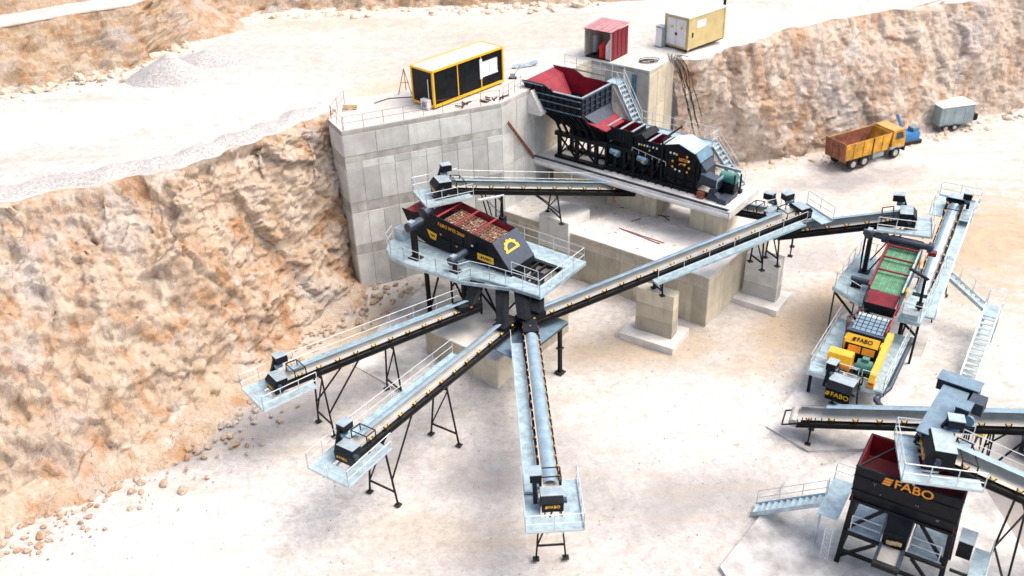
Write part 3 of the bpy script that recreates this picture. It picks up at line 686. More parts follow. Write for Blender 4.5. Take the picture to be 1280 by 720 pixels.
# ------------------------------------------------------------------ tracked helpers for machines
def plates(parent, name, mat, *boxes):
    for b in boxes: B(*b).build(name, mat, parent)
def stair(parent, a, b, width, side, n, mat='galv', rail=True, both=False):
    """flight from the foot a up to b (local points); side = unit vector across"""
    a, b, sd = Vector(a), Vector(b), Vector(side)
    for k in (0, 1):
        m = MB(); m.bar(a + sd * width * k, b + sd * width * k, .05, .24); m.build('stringer', mat, parent)
    dirv = (b - a); hz = Vector((dirv.x, dirv.y, 0)).normalized()
    for i in range(n):
        p = a.lerp(b, (i + .5) / n); m = MB(); m.obox(p + sd * width / 2, hz * .13, sd * (width / 2 - .03), Vector((0, 0, .02))); m.build('tread', 'grating', parent)
    if rail:
        for k in ((0, 1) if both else (1,)):
            m = MB(); m.rail([a + sd * width * k, b + sd * width * k], 1.0, 1.3, .022, 1, False); m.build('stair_rail', 'rail', parent)
# ------------------------------------------------------------------ primary crusher on the deck (local x along D1, y back, z absolute)
hop = thing('feed_hopper', 'black ribbed feed hopper with red inside above the primary crusher', 'hopper', SO, AX)
Z = 7.0
y0, y1 = -.2, 3.9
def outer(x, z, y): return Vector((x, y, z))
# side plates (front and back): rim, step and sloping left end
prof = [(-.85, 13.25), (1.2, 13.25), (2.1, 12.82), (4.62, 12.82), (4.66, 11.42), (.5, 11.3)]
MB().prism([(x, y0, z) for x, z in prof], (0, .08, 0)).build('front_plate', 'black', hop)
MB().prism([(x, y1, z) for x, z in prof], (0, .08, 0)).build('back_plate', 'black', hop)
MB().prism([(x, y0 + .085, z - .02) for x, z in prof], (0, .02, 0)).build('front_liner', 'deepred', hop)
MB().prism([(x, y1 - .03, z - .02) for x, z in prof], (0, .02, 0)).build('back_liner', 'red', hop)
MB().prism([(4.62, y0 + .1, 12.80), (4.62, y1 - .02, 12.80), (4.62, y1 - .02, 11.42), (4.62, y0 + .1, 11.42)], (.08, 0, 0)).build('end_plate', 'navy', hop)
MB().prism([(4.59, y0 + .1, 12.78), (4.59, y1 - .03, 12.78), (4.59, y1 - .03, 11.42), (4.59, y0 + .1, 11.42)], (.02, 0, 0)).build('end_liner', 'red', hop)
# lower funnel, sloped plates
def funnel(a, b, mat, name, th=.03):
    for i in range(4):
        q = [a[i], a[(i + 1) % 4], b[(i + 1) % 4], b[i]]; nn = (Vector(q[1]) - Vector(q[0])).cross(Vector(q[3]) - Vector(q[0])).normalized()
        MB().prism(q, nn * th).build(name, mat, hop)
up4 = [(.5, y0 + .04, 11.38), (4.66, y0 + .04, 11.38), (4.66, y1, 11.38), (.5, y1, 11.38)]
lo4 = [(2.2, .75, 10.0), (5.6, .75, 10.15), (5.6, 3.0, 10.15), (2.2, 3.0, 10.0)]
funnel(up4, lo4, 'black', 'funnel_plate')
MB().prism([(-.8, y0 + .1, 13.05), (-.8, y1 - .05, 13.05), (.12, y1 - .05, 12.80), (.12, y0 + .1, 12.80)], (.0, 0, .04)).build('feed_slope', 'red', hop)
MB().prism([(.12, y0 + .1, 12.80), (.12, y1 - .05, 12.80), (2.0, y1 - .9, 10.6), (2.0, y0 + .9, 10.6)], (.03, 0, .04)).build('feed_slope', 'red', hop)
MB().prism([(2.0, .8, 10.5), (6.0, .8, 10.2), (6.0, 3.0, 10.2), (2.0, 3.0, 10.5)], (0, 0, .04)).build('feeder_pan', 'red', hop)
MB().prism([(4.7, y0 + .3, 11.3), (4.7, y1 - .3, 11.3), (5.5, y1 - .9, 10.6), (5.5, y0 + .9, 10.6)], (.06, 0, .06)).build('discharge_lip', 'navy', hop)
MB().prism([(4.9, .1, 10.9), (6.4, .55, 10.35), (6.4, 3.1, 10.35), (4.9, 3.5, 10.9)], (0, 0, .05)).build('throat_plate', 'red', hop)
# stiffening ribs
for k in range(8):
    x = .2 + k * .58; xt = x
    zb = 11.3 if x > .6 else 11.9
    MB().bar((x, y0 - .05, zb), (x, y0 - .05, 12.75 if x > 2 else 13.1), .05, .10, (0, 1, 0)).build('rib', 'black', hop)
    if x > .6: MB().bar((x + .1, y0 - .02, 11.3), (x * .75 + 1.55, .68, 10.0), .06, .14, (0, 1, 0)).build('rib', 'black', hop)
for z in (13.16, 12.55, 12.05, 11.45):
    xa = -.85 + (13.25 - z) * .69
    MB().bar((xa if z < 13 else -.8, y0 - .06, z), (4.66 if z < 13 else 1.2, y0 - .06, z), .09, .05).build('waist_rail', 'steelblue', hop)  # paler blue rails paint in the lit edges as highlights
for k in range(6):
    y = .2 + k * .68; MB().bar((4.76, y, 11.45), (4.76, y, 12.78), .05, .12, (1, 0, 0)).build('rib', 'navy', hop)
for z in (12.74, 12.3, 11.85): MB().bar((4.75, y0, z), (4.75, y1, z), .09, .05).build('waist_rail', 'navy', hop)
MB().bar((4.66, y0, 12.86), (4.66, y1 + .08, 12.86), .14, .06).build('rim', 'galv', hop)
MB().bar((2.1, y0 + .04, 12.86), (4.62, y0 + .04, 12.86), .14, .06).build('rim', 'galv', hop)
# support legs down to the feeder frame
for k in range(6):
    x = 2.0 + k * .66; MB().bar((x - .25, .25, 10.9), (x, .95, 9.25), .16, .16).build('support_leg', 'black', hop)
    MB().bar((x - .25, 3.4, 10.9), (x, 2.9, 9.25), .16, .16).build('support_leg', 'black', hop)
for y in (.95, 2.9): B(1.5, 6.2, y - .16, y + .16, 8.95, 9.28).build('support_beam', 'black', hop)
for x in (1.75, 3.4, 5.2):
    for y in (1.1, 2.8): MB().bar((x, y, 9.0), (x, y, 7.12), .26, .26).build('column', 'black', hop)
    MB().bar((x, 1.1, 7.3), (x, 2.8, 8.9), .1).build('brace', 'steel_black', hop)
for x0, x1 in ((1.75, 3.4), (3.4, 5.2)):
    MB().bar((x0, 1.05, 7.3), (x1, 1.05, 8.9), .12).build('brace', 'steel_black', hop); MB().bar((x1, 1.05, 7.3), (x0, 1.05, 8.9), .12).build('brace', 'steel_black', hop)
B(2.6, 5.6, 1.5, 2.6, 8.9, 9.98).build('dark_filler_box', 'black', hop); B(1.4, 6.0, .9, 1.3, 7.004, 7.25).build('base_beam', 'black', hop); B(1.4, 6.0, 2.6, 3.0, 7.004, 7.25).build('base_beam', 'black', hop)  # dark filler box under the funnel, added to block see-through light

cru = thing('primary_crusher', 'black primary crusher with grizzly feeder on the raised concrete deck', 'crusher', SO + D1 * 6, AX)
# local x measured from 6 m along the deck
# vibrating grizzly: two open boxes with red inside
def openbox(x0, x1, y0, y1, z0, z1, nm, ribs=8, div=True):
    for b in ((x0, x1, y0, y0 + .07, z0, z1), (x0, x1, y1 - .07, y1, z0, z1), (x0, x0 + .07, y0 + .07, y1 - .07, z0, z1), (x1 - .07, x1, y0 + .07, y1 - .07, z0, z1)):
        B(*b).build(nm, 'black', cru)
    B(x0 + .07, x1 - .07, y0 + .07, y1 - .07, z0 + .15, z0 + .2).build('pan', 'deepred', cru)
    for yy in (y0 + .072, y1 - .095): B(x0 + .08, x1 - .08, yy, yy + .02, z0 + .2, z1 - .03).build('pan_liner', 'red', cru)
    B(x1 - .10, x1 - .075, y0 + .1, y1 - .1, z0 + .2, z1 - .03).build('pan_liner', 'red', cru)
    for k in range(ribs):
        x = x0 + (k + .5) * (x1 - x0) / ribs; MB().bar((x, y0 - .03, z0), (x, y0 - .03, z1), .05, .06, (0, 1, 0)).build('rib', 'black', cru)
    for xx in (x0, (x0 + x1) / 2, x1 - .16): B(xx, xx + .16, y0 - .02, y1 + .02, z1, z1 + .05).build('cross_tie', 'galv', cru)
openbox(-.05, 2.25, 1.35, 3.2, 9.45, 10.5, 'feeder_wall')
openbox(2.4, 4.75, 1.35, 3.2, 9.05, 10.1, 'feeder_wall')
MB().prism([(2.3, 1.3, 10.2), (3.0, 1.3, 10.55), (3.4, 1.3, 10.25), (2.6, 1.3, 9.9)], (0, 2.0, 0)).build('transition_hood', 'black', cru)
for i, (c, x) in enumerate((('white', 2.8), ('yellow', 3.0), ('white', 3.25), ('white', 3.5), ('blue_paint', 3.72), ('white', 4.0), ('yellow', 3.7), ('white', 4.3))):
    B(x, x + .1, 1.24, 1.30, 9.68 if i != 6 else 9.38, 9.80 if i != 6 else 9.5).build('bolt_cap', c, cru)
B(-.1, 4.9, 1.2, 1.5, 8.85, 9.05).build('feeder_beam', 'black', cru); B(-.1, 4.9, 3.0, 3.3, 8.85, 9.05).build('feeder_beam', 'black', cru)
MB().rail([(2.3, 1.2, 9.1), (5.2, 1.2, 8.6)], .3, .6, .02, 0, False).build('feeder_rail', 'rail', cru)
for x in (.5, 2.9): 
    m = MB(); m.tube((x, 1.05, 8.75), (x + .45, 1.05, 8.68), .2, 12); m.tube((x + .45, 1.02, 8.68), (x + .78, 1.0, 8.63), .26, 14); v = m.build('vibrator_motor', 'steelblue', cru)
    m = MB(); m.tube((x + .62, .80, 8.66), (x + .62, .72, 8.66), .08, 10); m.build('motor_cap', 'orange', v)
for k in range(7):
    x = -.1 + k * .82
    for y in (1.4, 3.0): MB().bar((x, y, 8.9), (x + .05, y, 7.2), .2, .22).build('column', 'black', cru)
    if k < 6:
        m = MB(); m.bar((x, 1.35, 7.4), (x + .8, 1.35, 8.7), .09); m.build('brace', 'steel_black', cru)
        m = MB(); m.tube((x + .45, 1.35, 8.75), (x + .45, 1.35, 8.3), .13, 10); m.build('spring', 'rubber', cru)
B(-.3, 5.2, 1.6, 3.0, 7.3, 8.84).build('dark_filler_mass', 'black', cru)  # solid dark mass added so no daylight shows between the columns
for k in range(12): x = -.2 + k * .45; B(x, x + .12, 1.52, 1.597, 7.3 + .2 * (k % 3), 8.3 + .15 * (k % 4)).build('filler_rib', 'steel_black', cru)
for x0, x1, zz in ((-.3, 10.4, 7.28),): 
    for y in (1.15, 3.05): B(x0, x1, y, y + .35, 7.004, zz).build('skid_beam', 'black', cru)
for k in range(16):
    x = -.1 + k * .66; B(x, x + .05, .98, 1.145, 7.005, 7.26).build('skid_rib', 'steel_black', cru)
# crusher housing
sp = [(5.0, 7.35), (7.75, 7.35), (7.85, 9.4), (7.45, 10.0), (6.1, 10.45), (5.05, 10.15)]
MB().prism([(x, 1.3, z) for x, z in sp], (0, 2.0, 0)).build('housing', 'black', cru)
for x, z in [(5.3 + .42 * i, 7.65 + .55 * j) for i in range(6) for j in range(4)]:
    B(x, x + .06, 1.27, 1.3, z, z + .06).build('bolt', 'steel_black', cru)
for x in (5.15, 5.9, 6.7, 7.5): B(x, x + .07, 1.2, 1.298, 7.4, 9.6).build('housing_rib', 'black', cru)
for z in (7.7, 8.45, 9.2): B(5.05, 7.7, 1.22, 1.297, z, z + .07).build('housing_rib', 'black', cru)
MB().prism([(5.0, 1.28, 10.2), (6.1, 1.28, 10.5), (6.1, 3.32, 10.5), (5.0, 3.32, 10.2)], (0, 0, .03)).build('roof_plate', 'white_roof', cru)
MB().prism([(6.12, 1.28, 10.5), (7.45, 1.28, 10.03), (7.45, 3.32, 10.03), (6.12, 3.32, 10.5)], (.01, 0, .04)).build('roof_plate', 'galv', cru)
MB().prism([(7.46, 1.35, 10.02), (7.88, 1.35, 9.40), (7.88, 3.25, 9.40), (7.46, 3.25, 10.02)], (.05, 0, .05)).build('inspection_door', 'steelblue', cru)
MB().prism([(7.9, 1.5, 9.35), (8.3, 1.5, 8.9), (8.3, 1.5, 7.9), (7.9, 1.5, 7.8)], (0, 1.5, 0)).build('rear_cover', 'navy', cru)
for c, x, z in (('white', 5.55, 9.75), ('white', 5.85, 9.75), ('yellow', 6.05, 9.72), ('yellow', 6.9, 9.72), ('yellow', 5.75, 9.15), ('yellow', 5.75, 8.72), ('yellow', 6.75, 9.1), ('yellow', 7.1, 8.9), ('white', 7.05, 9.4), ('white', 6.35, 8.5), ('yellow', 6.95, 8.55), ('white', 6.0, 8.55)):
    MB().tube((x, 1.195, z), (x, 1.17, z), .085, 10).build('bolt_cap', c, cru)
nb = B(6.25, 7.05, 1.175, 1.195, 9.3, 9.52).build('name_plate', 'orange', cru)
lettering('FABO', .2, 'black', nb, (6.65, 1.17, 9.41), (1, 0, 0), (0, 0, 1), 1.3)
m = MB()
for i in range(8):
    a, b = R(20 + 140 * i / 8), R(20 + 140 * (i + 1) / 8); m.bar((6.5 + .24 * math.cos(a), 1.185, 8.88 + .22 * math.sin(a)), (6.5 + .24 * math.cos(b), 1.185, 8.88 + .22 * math.sin(b)), .02, .07)
m.build('arc_logo', 'orange', cru)
# drive group at the right end
m = MB(); m.obox((8.75, 1.55, 8.25), Vector((.72, 0, -.12)), Vector((0, .42, 0)), Vector((.06, 0, .36))); m.build('belt_guard', 'navy', cru)
m = MB(); m.obox((9.42, 1.52, 8.25), Vector((.03, 0, 0)), Vector((0, .45, 0)), Vector((.03, 0, .42))); m.build('guard_flange', 'galv', cru)
m = MB(); m.tube((9.15, 2.3, 8.45), (10.05, 2.3, 8.45), .40, 16); m.tube((10.05, 2.3, 8.45), (10.3, 2.3, 8.45), .44, 16); smooth_by(m.build('electric_motor', 'green_motor', cru), False)
B(8.8, 10.3, 1.9, 2.8, 7.3, 8.05).build('motor_base', 'black', cru)
MB().bar((8.0, 3.1, 8.75), (10.3, 3.1, 8.75), .14, .2).build('guard_rail', 'galv', cru)
MB().prism([(8.75, .9, 7.05), (9.75, .9, 7.05), (9.75, .9, 7.35), (9.4, .9, 7.6), (9.5, .9, 8.0), (9.0, .9, 7.9)], (0, .5, 0)).build('motor_bracket', 'navy', cru)
B(9.7, 10.4, .75, 2.6, 7.03, 7.4).build('end_skid', 'navy', cru)
B(8.1, 8.6, .72, 1.15, 7.02, 7.5).build('junction_box', 'rust', cru)
m = MB(); m.tube((10.32, 2.0, 7.4), (10.35, 2.0, 8.9), .07, 8); m.tube((10.35, 3.0, 7.4), (10.35, 3.0, 8.6), .07, 8); m.build('hose_stand', 'rubber', cru)
MB().path([(4.85, 1.2, 7.3), (4.85, 1.2, 10.6), (5.6, 2.6, 11.3)], .07, 6).build('hoist_post', 'black', cru)

acc = thing('access_walkway', 'galvanized stair and railed walkway behind the feed hopper', 'walkway', SO, AX)
stair(acc, (7.1, 3.5, 9.9), (5.1, 3.9, 12.75), .95, (.0, 1, 0), 9, both=True)
MB().prism([(5.05, 3.55, 12.72), (7.05, 3.45, 9.85), (7.05, 3.45, 9.35), (5.05, 3.55, 11.9)], (0, .04, 0)).build('side_panel', 'belt', acc)
B(4.0, 5.1, 4.0, 5.0, 12.7, 12.76).build('landing', 'grating', acc)
MB().rail([(-.5, 5.0, 12.76), (5.1, 5.0, 12.76)], 1.1, 1.1, .025).build('landing_rail', 'rail', acc)
B(7.1, 13.6, 3.5, 4.5, 9.75, 9.82).build('gangway', 'grating', acc)
MB().rail([(7.1, 4.5, 9.82), (13.6, 4.5, 9.82), (13.6, 3.5, 9.82)], 1.1, 1.0, .025).build('gangway_rail', 'rail', acc)
stair(acc, (16.0, 3.6, 7.05), (13.6, 3.6, 9.8), .9, (0, 1, 0), 9, both=True)
for x in (7.4, 9.5, 11.5, 13.4): MB().bar((x, 4.4, 7.0), (x, 4.4, 9.75), .1).build('post', 'galv', acc)
# feed strut leaning on the retaining wall
st = thing('steel_strut', 'rusty double pipe strut leaning from the wall corner to the deck edge', 'pipe', Vector((*TB, 0)) + D2 * .3 + D1 * .2, 0)
a0 = Vector((.1, .1, 11.0)); b0 = (SO + D1 * .15 - D2 * .2) - Vector(st.location); b0.z = 7.0
for k in (0, 1): MB().tube(a0 + Vector((.07 * k, 0, .12 * k)), b0 + Vector((.07 * k, 0, .12 * k)), .06, 8).build('pipe', 'rust', st)
# ------------------------------------------------------------------ left screening station (local x along D1, y along D2)
ZP = 5.5
spf = thing('screen_platform', 'galvanized railed platform on black legs around the left screen', 'platform', SX, AX)
deck = [('deck_plate', [(-13.1, 0), (-12.6, -1.1), (-11.6, -1.75), (-10.2, -1.9), (-5.6, -1.5), (-5.25, -.65), (-5.0, .95), (-12.2, .95)]),
        ('deck_plate', [(-5.25, -.62), (-3.9, -.35), (0, 0), (0, .95), (-4.98, .95)]),
        ('deck_plate', [(-.75, .97), (0, .97), (-.1, 5.3), (-.75, 5.3)]),
        ('deck_plate', [(-12.2, 3.75), (-.77, 3.75), (-.77, 5.3), (-12.2, 5.3)]),
        ('deck_plate', [(-13.1, .02), (-12.22, .97), (-12.22, 5.3), (-13.1, 4.8)])]
for nm, pl in deck: MB().prism([(x, y, ZP - .06) for x, y in pl], (0, 0, .06)).build(nm, 'grating', spf)
for pl in ([(-13.1, 0), (-12.6, -1.1), (-11.6, -1.75), (-10.2, -1.9), (-5.6, -1.5)], [(-5.6, -1.5), (-5.25, -.65)], [(-5.25, -.65), (-3.9, -.35), (0, 0)], [(0, 0), (-.1, 5.3), (-12.2, 5.3), (-13.1, 4.8), (-13.1, 0)], [(-5.6, -1.56), (-2.2, -.3)]):
    m = MB()
    for a, b in zip(pl, pl[1:]): m.bar((*a, ZP - .14), (*b, ZP - .14), .10, .24)
    m.build('edge_beam', 'galv', spf)
rails = [[(-13.1, .1), (-12.6, -1.0), (-11.6, -1.65), (-10.2, -1.8), (-7.4, -1.65)], [(-7.4, -1.65), (-5.65, -1.4), (-5.3, -.6)], [(-5.3, -.6), (-3.9, -.3), (-.05, .05)], [(-.05, .05), (-.15, 5.2)], [(-.15, 5.2), (-6.5, 5.25)], [(-6.5, 5.25), (-12.2, 5.25)], [(-3.0, .9), (-.8, .9)]]
for r_ in rails: MB().rail([(x, y, ZP) for x, y in r_], 1.1, 1.2, .026, 1, False).build('railing', 'rail', spf)
B(-13.0, -12.2, .2, 1.0, ZP, ZP + .9).build('switch_cabinet', 'galv', spf)
for y in (1.05, 3.65): B(-12.2, -.8, y - .1, y + .1, ZP - .36, ZP - .065).build('main_beam', 'steel_black', spf)
for x in (-2.8, -2.2, -1.5, -.9): B(x, x + .12, 1.16, 3.54, ZP - .3, ZP - .1).build('cross_beam', 'steel_black', spf)
LEGS = [(-10.3, .35, .1), (-10.3, 4.4, .1), (-6.9, .4, 2.1), (-6.9, 4.2, 2.1), (-3.7, .3, 2.1), (-3.7, 4.2, 2.1)]
for x, y, zb in LEGS:
    m = MB(); m.bar((x, y, zb), (x, y, ZP - .3), .24, .24); m.box(x - .25, x + .25, y - .25, y + .25, zb - .01, zb + .04); m.build('leg', 'steel_black', spf)
def brace(a, b): MB().bar(a, b, .11).build('brace', 'steel_black', spf)
brace((-10.3, .35, .3), (-8.7, .4, 5.1)); brace((-6.9, .4, 2.3), (-8.5, .4, 5.1)); brace((-10.3, .35, 4.6), (-10.3, 4.4, 1.0)); brace((-10.3, 4.4, .4), (-8.5, 4.3, 5.1))
brace((-6.9, .4, 5.0), (-3.7, .3, 2.4)); brace((-3.7, .3, 5.0), (-3.7, 4.2, 2.4)); brace((-6.9, .4, 3.0), (-6.9, 4.2, 5.0)); brace((-10.3, 4.4, 4.9), (-6.9, 4.2, 2.6))
# discharge chutes to the conveyor tails
def chute(p, q, w0, w1, nm='chute', mat='chute_black'):
    p, q = Vector(p), Vector(q); a = [(p.x - w0, p.y - w0 * .7, p.z), (p.x + w0, p.y - w0 * .7, p.z), (p.x + w0, p.y + w0 * .7, p.z), (p.x - w0, p.y + w0 * .7, p.z)]
    b = [(q.x - w1, q.y - w1 * .7, q.z), (q.x + w1, q.y - w1 * .7, q.z), (q.x + w1, q.y + w1 * .7, q.z), (q.x - w1, q.y + w1 * .7, q.z)]
    MB().add(a + b, [(0, 1, 2, 3), (7, 6, 5, 4)] + [(i, i + 4, (i + 1) % 4 + 4, (i + 1) % 4) for i in range(4)]).build(nm, mat, spf)
def sl_(p): v = Vector(p) - SX; return Vector((v.dot(D1), v.dot(D2), p[2]))
chute((-6.3, 2.2, ZP - .1), sl_(at(588, 378, 4.45)), .5, .36); chute((-4.6, 1.9, ZP - .1), sl_(at(628, 408, 4.6)), .42, .32)
chute((-3.0, 1.7, ZP - .1), sl_(at(655, 396, 4.8)), .42, .36); chute((-2.0, 2.4, ZP - .2), sl_(at(672, 388, 4.9)), .38, .34)
for a, b in (((-6.9, .3, 5.1), (-5.2, .2, 2.2)), ((-5.2, .2, 5.2), (-5.2, .2, 2.1)), ((-3.7, .2, 2.3), (-5.1, .2, 5.0)), ((-8.6, 1.0, 5.2), (-8.6, 1.0, .1)), ((-8.6, 4.3, 5.2), (-8.6, 4.3, .1)), ((-1.6, 1.0, 5.2), (-1.6, 1.0, 2.1)), ((-1.6, 1.0, 5.0), (-3.6, .4, 2.4)), ((-8.6, 1.0, 2.6), (-6.9, .4, 4.8))): brace(a, b)
B(-9.0, -3.3, 1.3, 3.5, 4.6, ZP - .4).build('underpan', 'black', spf)

sdk = thing('service_deck', 'small blue steel service deck on a single post below the screen tower', 'platform', SX, AX)
MB().prism([(-.64, -4.2, 3.55), (1.4, -4.4, 3.55), (1.54, -1.8, 3.55), (1.55, .95, 3.55), (-.6, .95, 3.55)], (0, 0, .06)).build('deck_plate', 'steelblue', sdk)
pp = sl_(at(700, 465, 0)); MB().bar((pp.x, pp.y, 0), (pp.x, pp.y, 3.52), .22, .22).build('post', 'steel_black', sdk)
B(pp.x - .2, pp.x + .2, pp.y - .2, pp.y + .2, 1.9, 1.97).build('post_flange', 'steel_black', sdk); B(pp.x - .28, pp.x + .28, pp.y - .28, pp.y + .28, -.05, .05).build('base_plate', 'steel_black', sdk)
MB().bar((-.6, -4.0, 3.48), (1.4, -4.2, 3.48), .1, .14).build('edge_beam', 'navy', sdk); MB().bar((1.45, -4.3, 3.48), (1.5, .9, 3.48), .1, .14).build('edge_beam', 'navy', sdk)
MB().bar((.2, -1, 3.5), (.2, -1, 2.1), .2).build('post', 'steel_black', sdk)

sc1 = thing('vibrating_screen', 'black vibrating screen with red side walls and rusty wire decks', 'screen', SX + Vector((0, 0, ZP)), AX)
def z_(v): return v - ZP
YF, YB = .78, 3.45
side = [(-12.6, 7.85), (-12.1, 6.9), (-11.2, 5.95), (-10.2, 5.62), (-3.3, 5.62), (-3.1, 5.9), (-4.5, 7.55), (-9.6, 8.15), (-10.5, 8.2), (-11.5, 7.85)]
for y in (YF, YB - .06): MB().prism([(x, y, z_(z)) for x, z in side], (0, .06, 0)).build('side_plate', 'black', sc1)
lin = [(-12.4, 7.76), (-11.4, 7.3), (-4.6, 6.6), (-4.6, 7.5), (-9.6, 8.10), (-11.4, 7.80)]
for y in (YF + .065, YB - .09): MB().prism([(x, y, z_(z)) for x, z in lin], (0, .025, 0)).build('side_liner', 'red', sc1)
MB().prism([(-12.4, YF + .1, z_(7.72)), (-12.4, YB - .1, z_(7.72)), (-10.2, YB - .1, z_(7.35)), (-10.2, YF + .1, z_(7.35))], (0, 0, .04)).build('feed_box', 'red', sc1)
MB().bar((-11.3, YF, z_(7.85)), (-11.3, YB, z_(7.85)), .12).build('feed_bar', 'red', sc1)
def wire_deck(parent, x0, x1, y0, y1, z0, z1, mat, nx, ny, name='wire_deck', r=.02, M=None):
    m = MB(); f = lambda x: z0 + (z1 - z0) * (x - x0) / (x1 - x0)
    for i in range(nx): x = x0 + (i + .5) * (x1 - x0) / nx; m.bar((x, y0, f(x) + .02), (x, y1, f(x) + .02), r, r)
    for j in range(ny): y = y0 + (j + .5) * (y1 - y0) / ny; m.bar((x0, y, z0 + .035), (x1, y, z1 + .035), r, r)
    o = m.build(name, mat, parent); MB().prism([(x0, y0, z0), (x1, y0, z1), (x1, y1, z1), (x0, y1, z0)], (0, 0, -.03)).build('deck_backing', 'undersize', o)
    return o
xs_ = [-9.3, -7.75, -6.2, -4.62]
dz = lambda x: z_(7.62 - (x + 9.3) * .125)
for a, b in zip(xs_, xs_[1:]): wire_deck(sc1, a + .04, b - .04, YF + .1, YB - .1, dz(a), dz(b), 'meshrust', 7, 8, r=.045)
m = MB()
for k in range(120):
    x = random.uniform(-9.2, -4.7); y = random.uniform(YF + .2, YB - .2); s = random.uniform(.02, .05); m.obox((x, y, dz(x) + .03), Vector((s, s * .4, 0)), Vector((-s * .3, s, 0)), Vector((0, 0, s * .6)))
o = m.build('stones_on_deck', 'gravel', sc1); o['kind'] = 'stuff'
for x in (-9.3, -7.75, -6.2): MB().tube((x, YF, z_(8.08 - (x + 9.3) * .115)), (x, YB, z_(8.08 - (x + 9.3) * .115)), .075, 10).build('cross_tube', 'red', sc1)
MB().tube((-10.1, YF - .35, z_(8.3)), (-10.1, YB + .45, z_(8.3)), .24, 16).build('exciter_tube', 'navy', sc1)
MB().tube((-10.1, YF - .5, z_(8.3)), (-10.1, YF - .2, z_(8.3)), .40, 16).build('exciter_guard', 'navy', sc1)
MB().tube((-10.1, YB + .2, z_(8.3)), (-10.1, YB + .5, z_(8.3)), .40, 16).build('exciter_guard', 'navy', sc1)
MB().prism([(-4.5, YF, z_(7.58)), (-4.5, YB, z_(7.58)), (-3.08, YB, z_(5.9)), (-3.08, YF, z_(5.9))], (.05, 0, .05)).build('nose_plate', 'navy', sc1)
MB().prism([(-3.09, YF, z_(5.9)), (-3.09, YB, z_(5.9)), (-3.0, YB, z_(5.5)), (-3.0, YF, z_(5.5))], (.05, 0, .0)).build('nose_skirt', 'black', sc1)
MB().bar((-3.62, YF, z_(6.60)), (-3.62, YB, z_(6.60)), .04).build('nose_seam', 'galv', sc1)
for x in (-8.2, -7.0, -5.8, -5.0): MB().bar((x, YF - .025, z_(5.75)), (x, YF - .025, z_(7.4 - (x + 9) * .06)), .05, .05, (0, 1, 0)).build('side_rib', 'black', sc1)
MB().bar((-9.5, YF - .03, z_(6.55)), (-3.8, YF - .03, z_(6.35)), .06, .08).build('side_rib', 'black', sc1)
# half cog emblem on the nose
nx_, nz_ = Vector((1.28, 0, -1.5)).normalized(), 0
Mx = basis((-3.93, (YF + YB) / 2 - .1, z_(6.98)), (0, 1, 0), (-1.42, 0, 1.68)); m = MB(); nrm = Mx.to_3x3() @ Vector((0, 0, 1))
def P2(x, y): return Mx @ Vector((x, y, .05))
for i in range(12):
    a, b = R(180 * i / 12), R(180 * (i + 1) / 12)
    m.prism([P2(.44 * math.cos(a), .44 * math.sin(a) - .2), P2(.64 * math.cos(a), .64 * math.sin(a) - .2), P2(.64 * math.cos(b), .64 * math.sin(b) - .2), P2(.44 * math.cos(b), .44 * math.sin(b) - .2)], nrm * .02)
    if i % 2 == 0: m.prism([P2(.62 * math.cos(a), .62 * math.sin(a) - .2), P2(.71 * math.cos(a), .71 * math.sin(a) - .2), P2(.71 * math.cos(b), .71 * math.sin(b) - .2), P2(.62 * math.cos(b), .62 * math.sin(b) - .2)], nrm * .02)
m.prism([P2(-.7, -.34), P2(.7, -.34), P2(.7, -.19), P2(-.7, -.19)], nrm * .02); m.build('emblem', 'yellow', sc1)
np_ = B(-5.75, -4.35, YF - .07, YF - .045, z_(6.0), z_(6.48)).build('name_plate', 'orange', sc1)
np_.data.materials[0] = MATS['yellow']
logo(.26, 'black', np_, (-5.0, YF - .072, z_(6.24)), (1, 0, 0), (0, 0, 1))
lettering('FABO MTE 2060', .36, 'orange', sc1, (-8.0, YF - .065, z_(7.52)), (1, 0, -.11), (.11, 0, 1), .95)
MB().prism([(-10.25, YF - .08, z_(6.9)), (-9.35, YF - .08, z_(6.75)), (-9.5, YF - .08, z_(6.25)), (-9.95, YF - .08, z_(6.3))], (0, .05, 0)).build('spring_guard', 'yellow', sc1)
lettering('FABO', .18, 'black', sc1, (-9.75, YF - .09, z_(6.58)), (1, 0, -.15), (.15, 0, 1))
for x, z, s in ((-10.6, 7.55, .09), (-9.0, 6.85, .08), (-7.6, 6.35, .08), (-8.9, 7.5, .07)): MB().obox((x, YF - .03, z_(z)), Vector((s, 0, 0)), Vector((0, .02, 0)), Vector((0, 0, s * .7))).build('sticker', 'orange', sc1)
MB().obox((-6.2, YF - .03, z_(6.85)), Vector((.07, 0, 0)), Vector((0, .02, 0)), Vector((0, 0, .06))).build('sticker', 'white', sc1)
def motor_stand(par, x, y, zt, L, s=1., mat='navy'):
    g = MB(); g.bar((x, y, 0), (x, y, zt - .2 * s), .28 * s, .28 * s); g.box(x - .35 * s, x + .35 * s, y - .3 * s, y + .3 * s, 0.005, .07); st_ = g.build('motor_stand', 'steel_black', par)
    m = MB(); m.tube((x - .1, y - .25, zt), (x - .1, y + L, zt), .25 * s, 14); m.tube((x - .1, y - .42, zt), (x - .1, y - .2, zt), .28 * s, 14); mo = m.build('motor', mat, par)
    MB().obox((x - .1, y - .05, zt + .27 * s), Vector((.16 * s, 0, 0)), Vector((0, .22, 0)), Vector((0, 0, .05))).build('terminal_box', 'galv', mo)
motor_stand(sc1, -9.9, -.95, z_(7.95), .9, 1.2); motor_stand(sc1, -6.45, -.75, z_(6.4), 1.2, 1.0)
jib = thing('lifting_jib', 'black post with white swinging arm behind the left screen', 'jib crane', SX + Vector((0, 0, ZP)), AX)
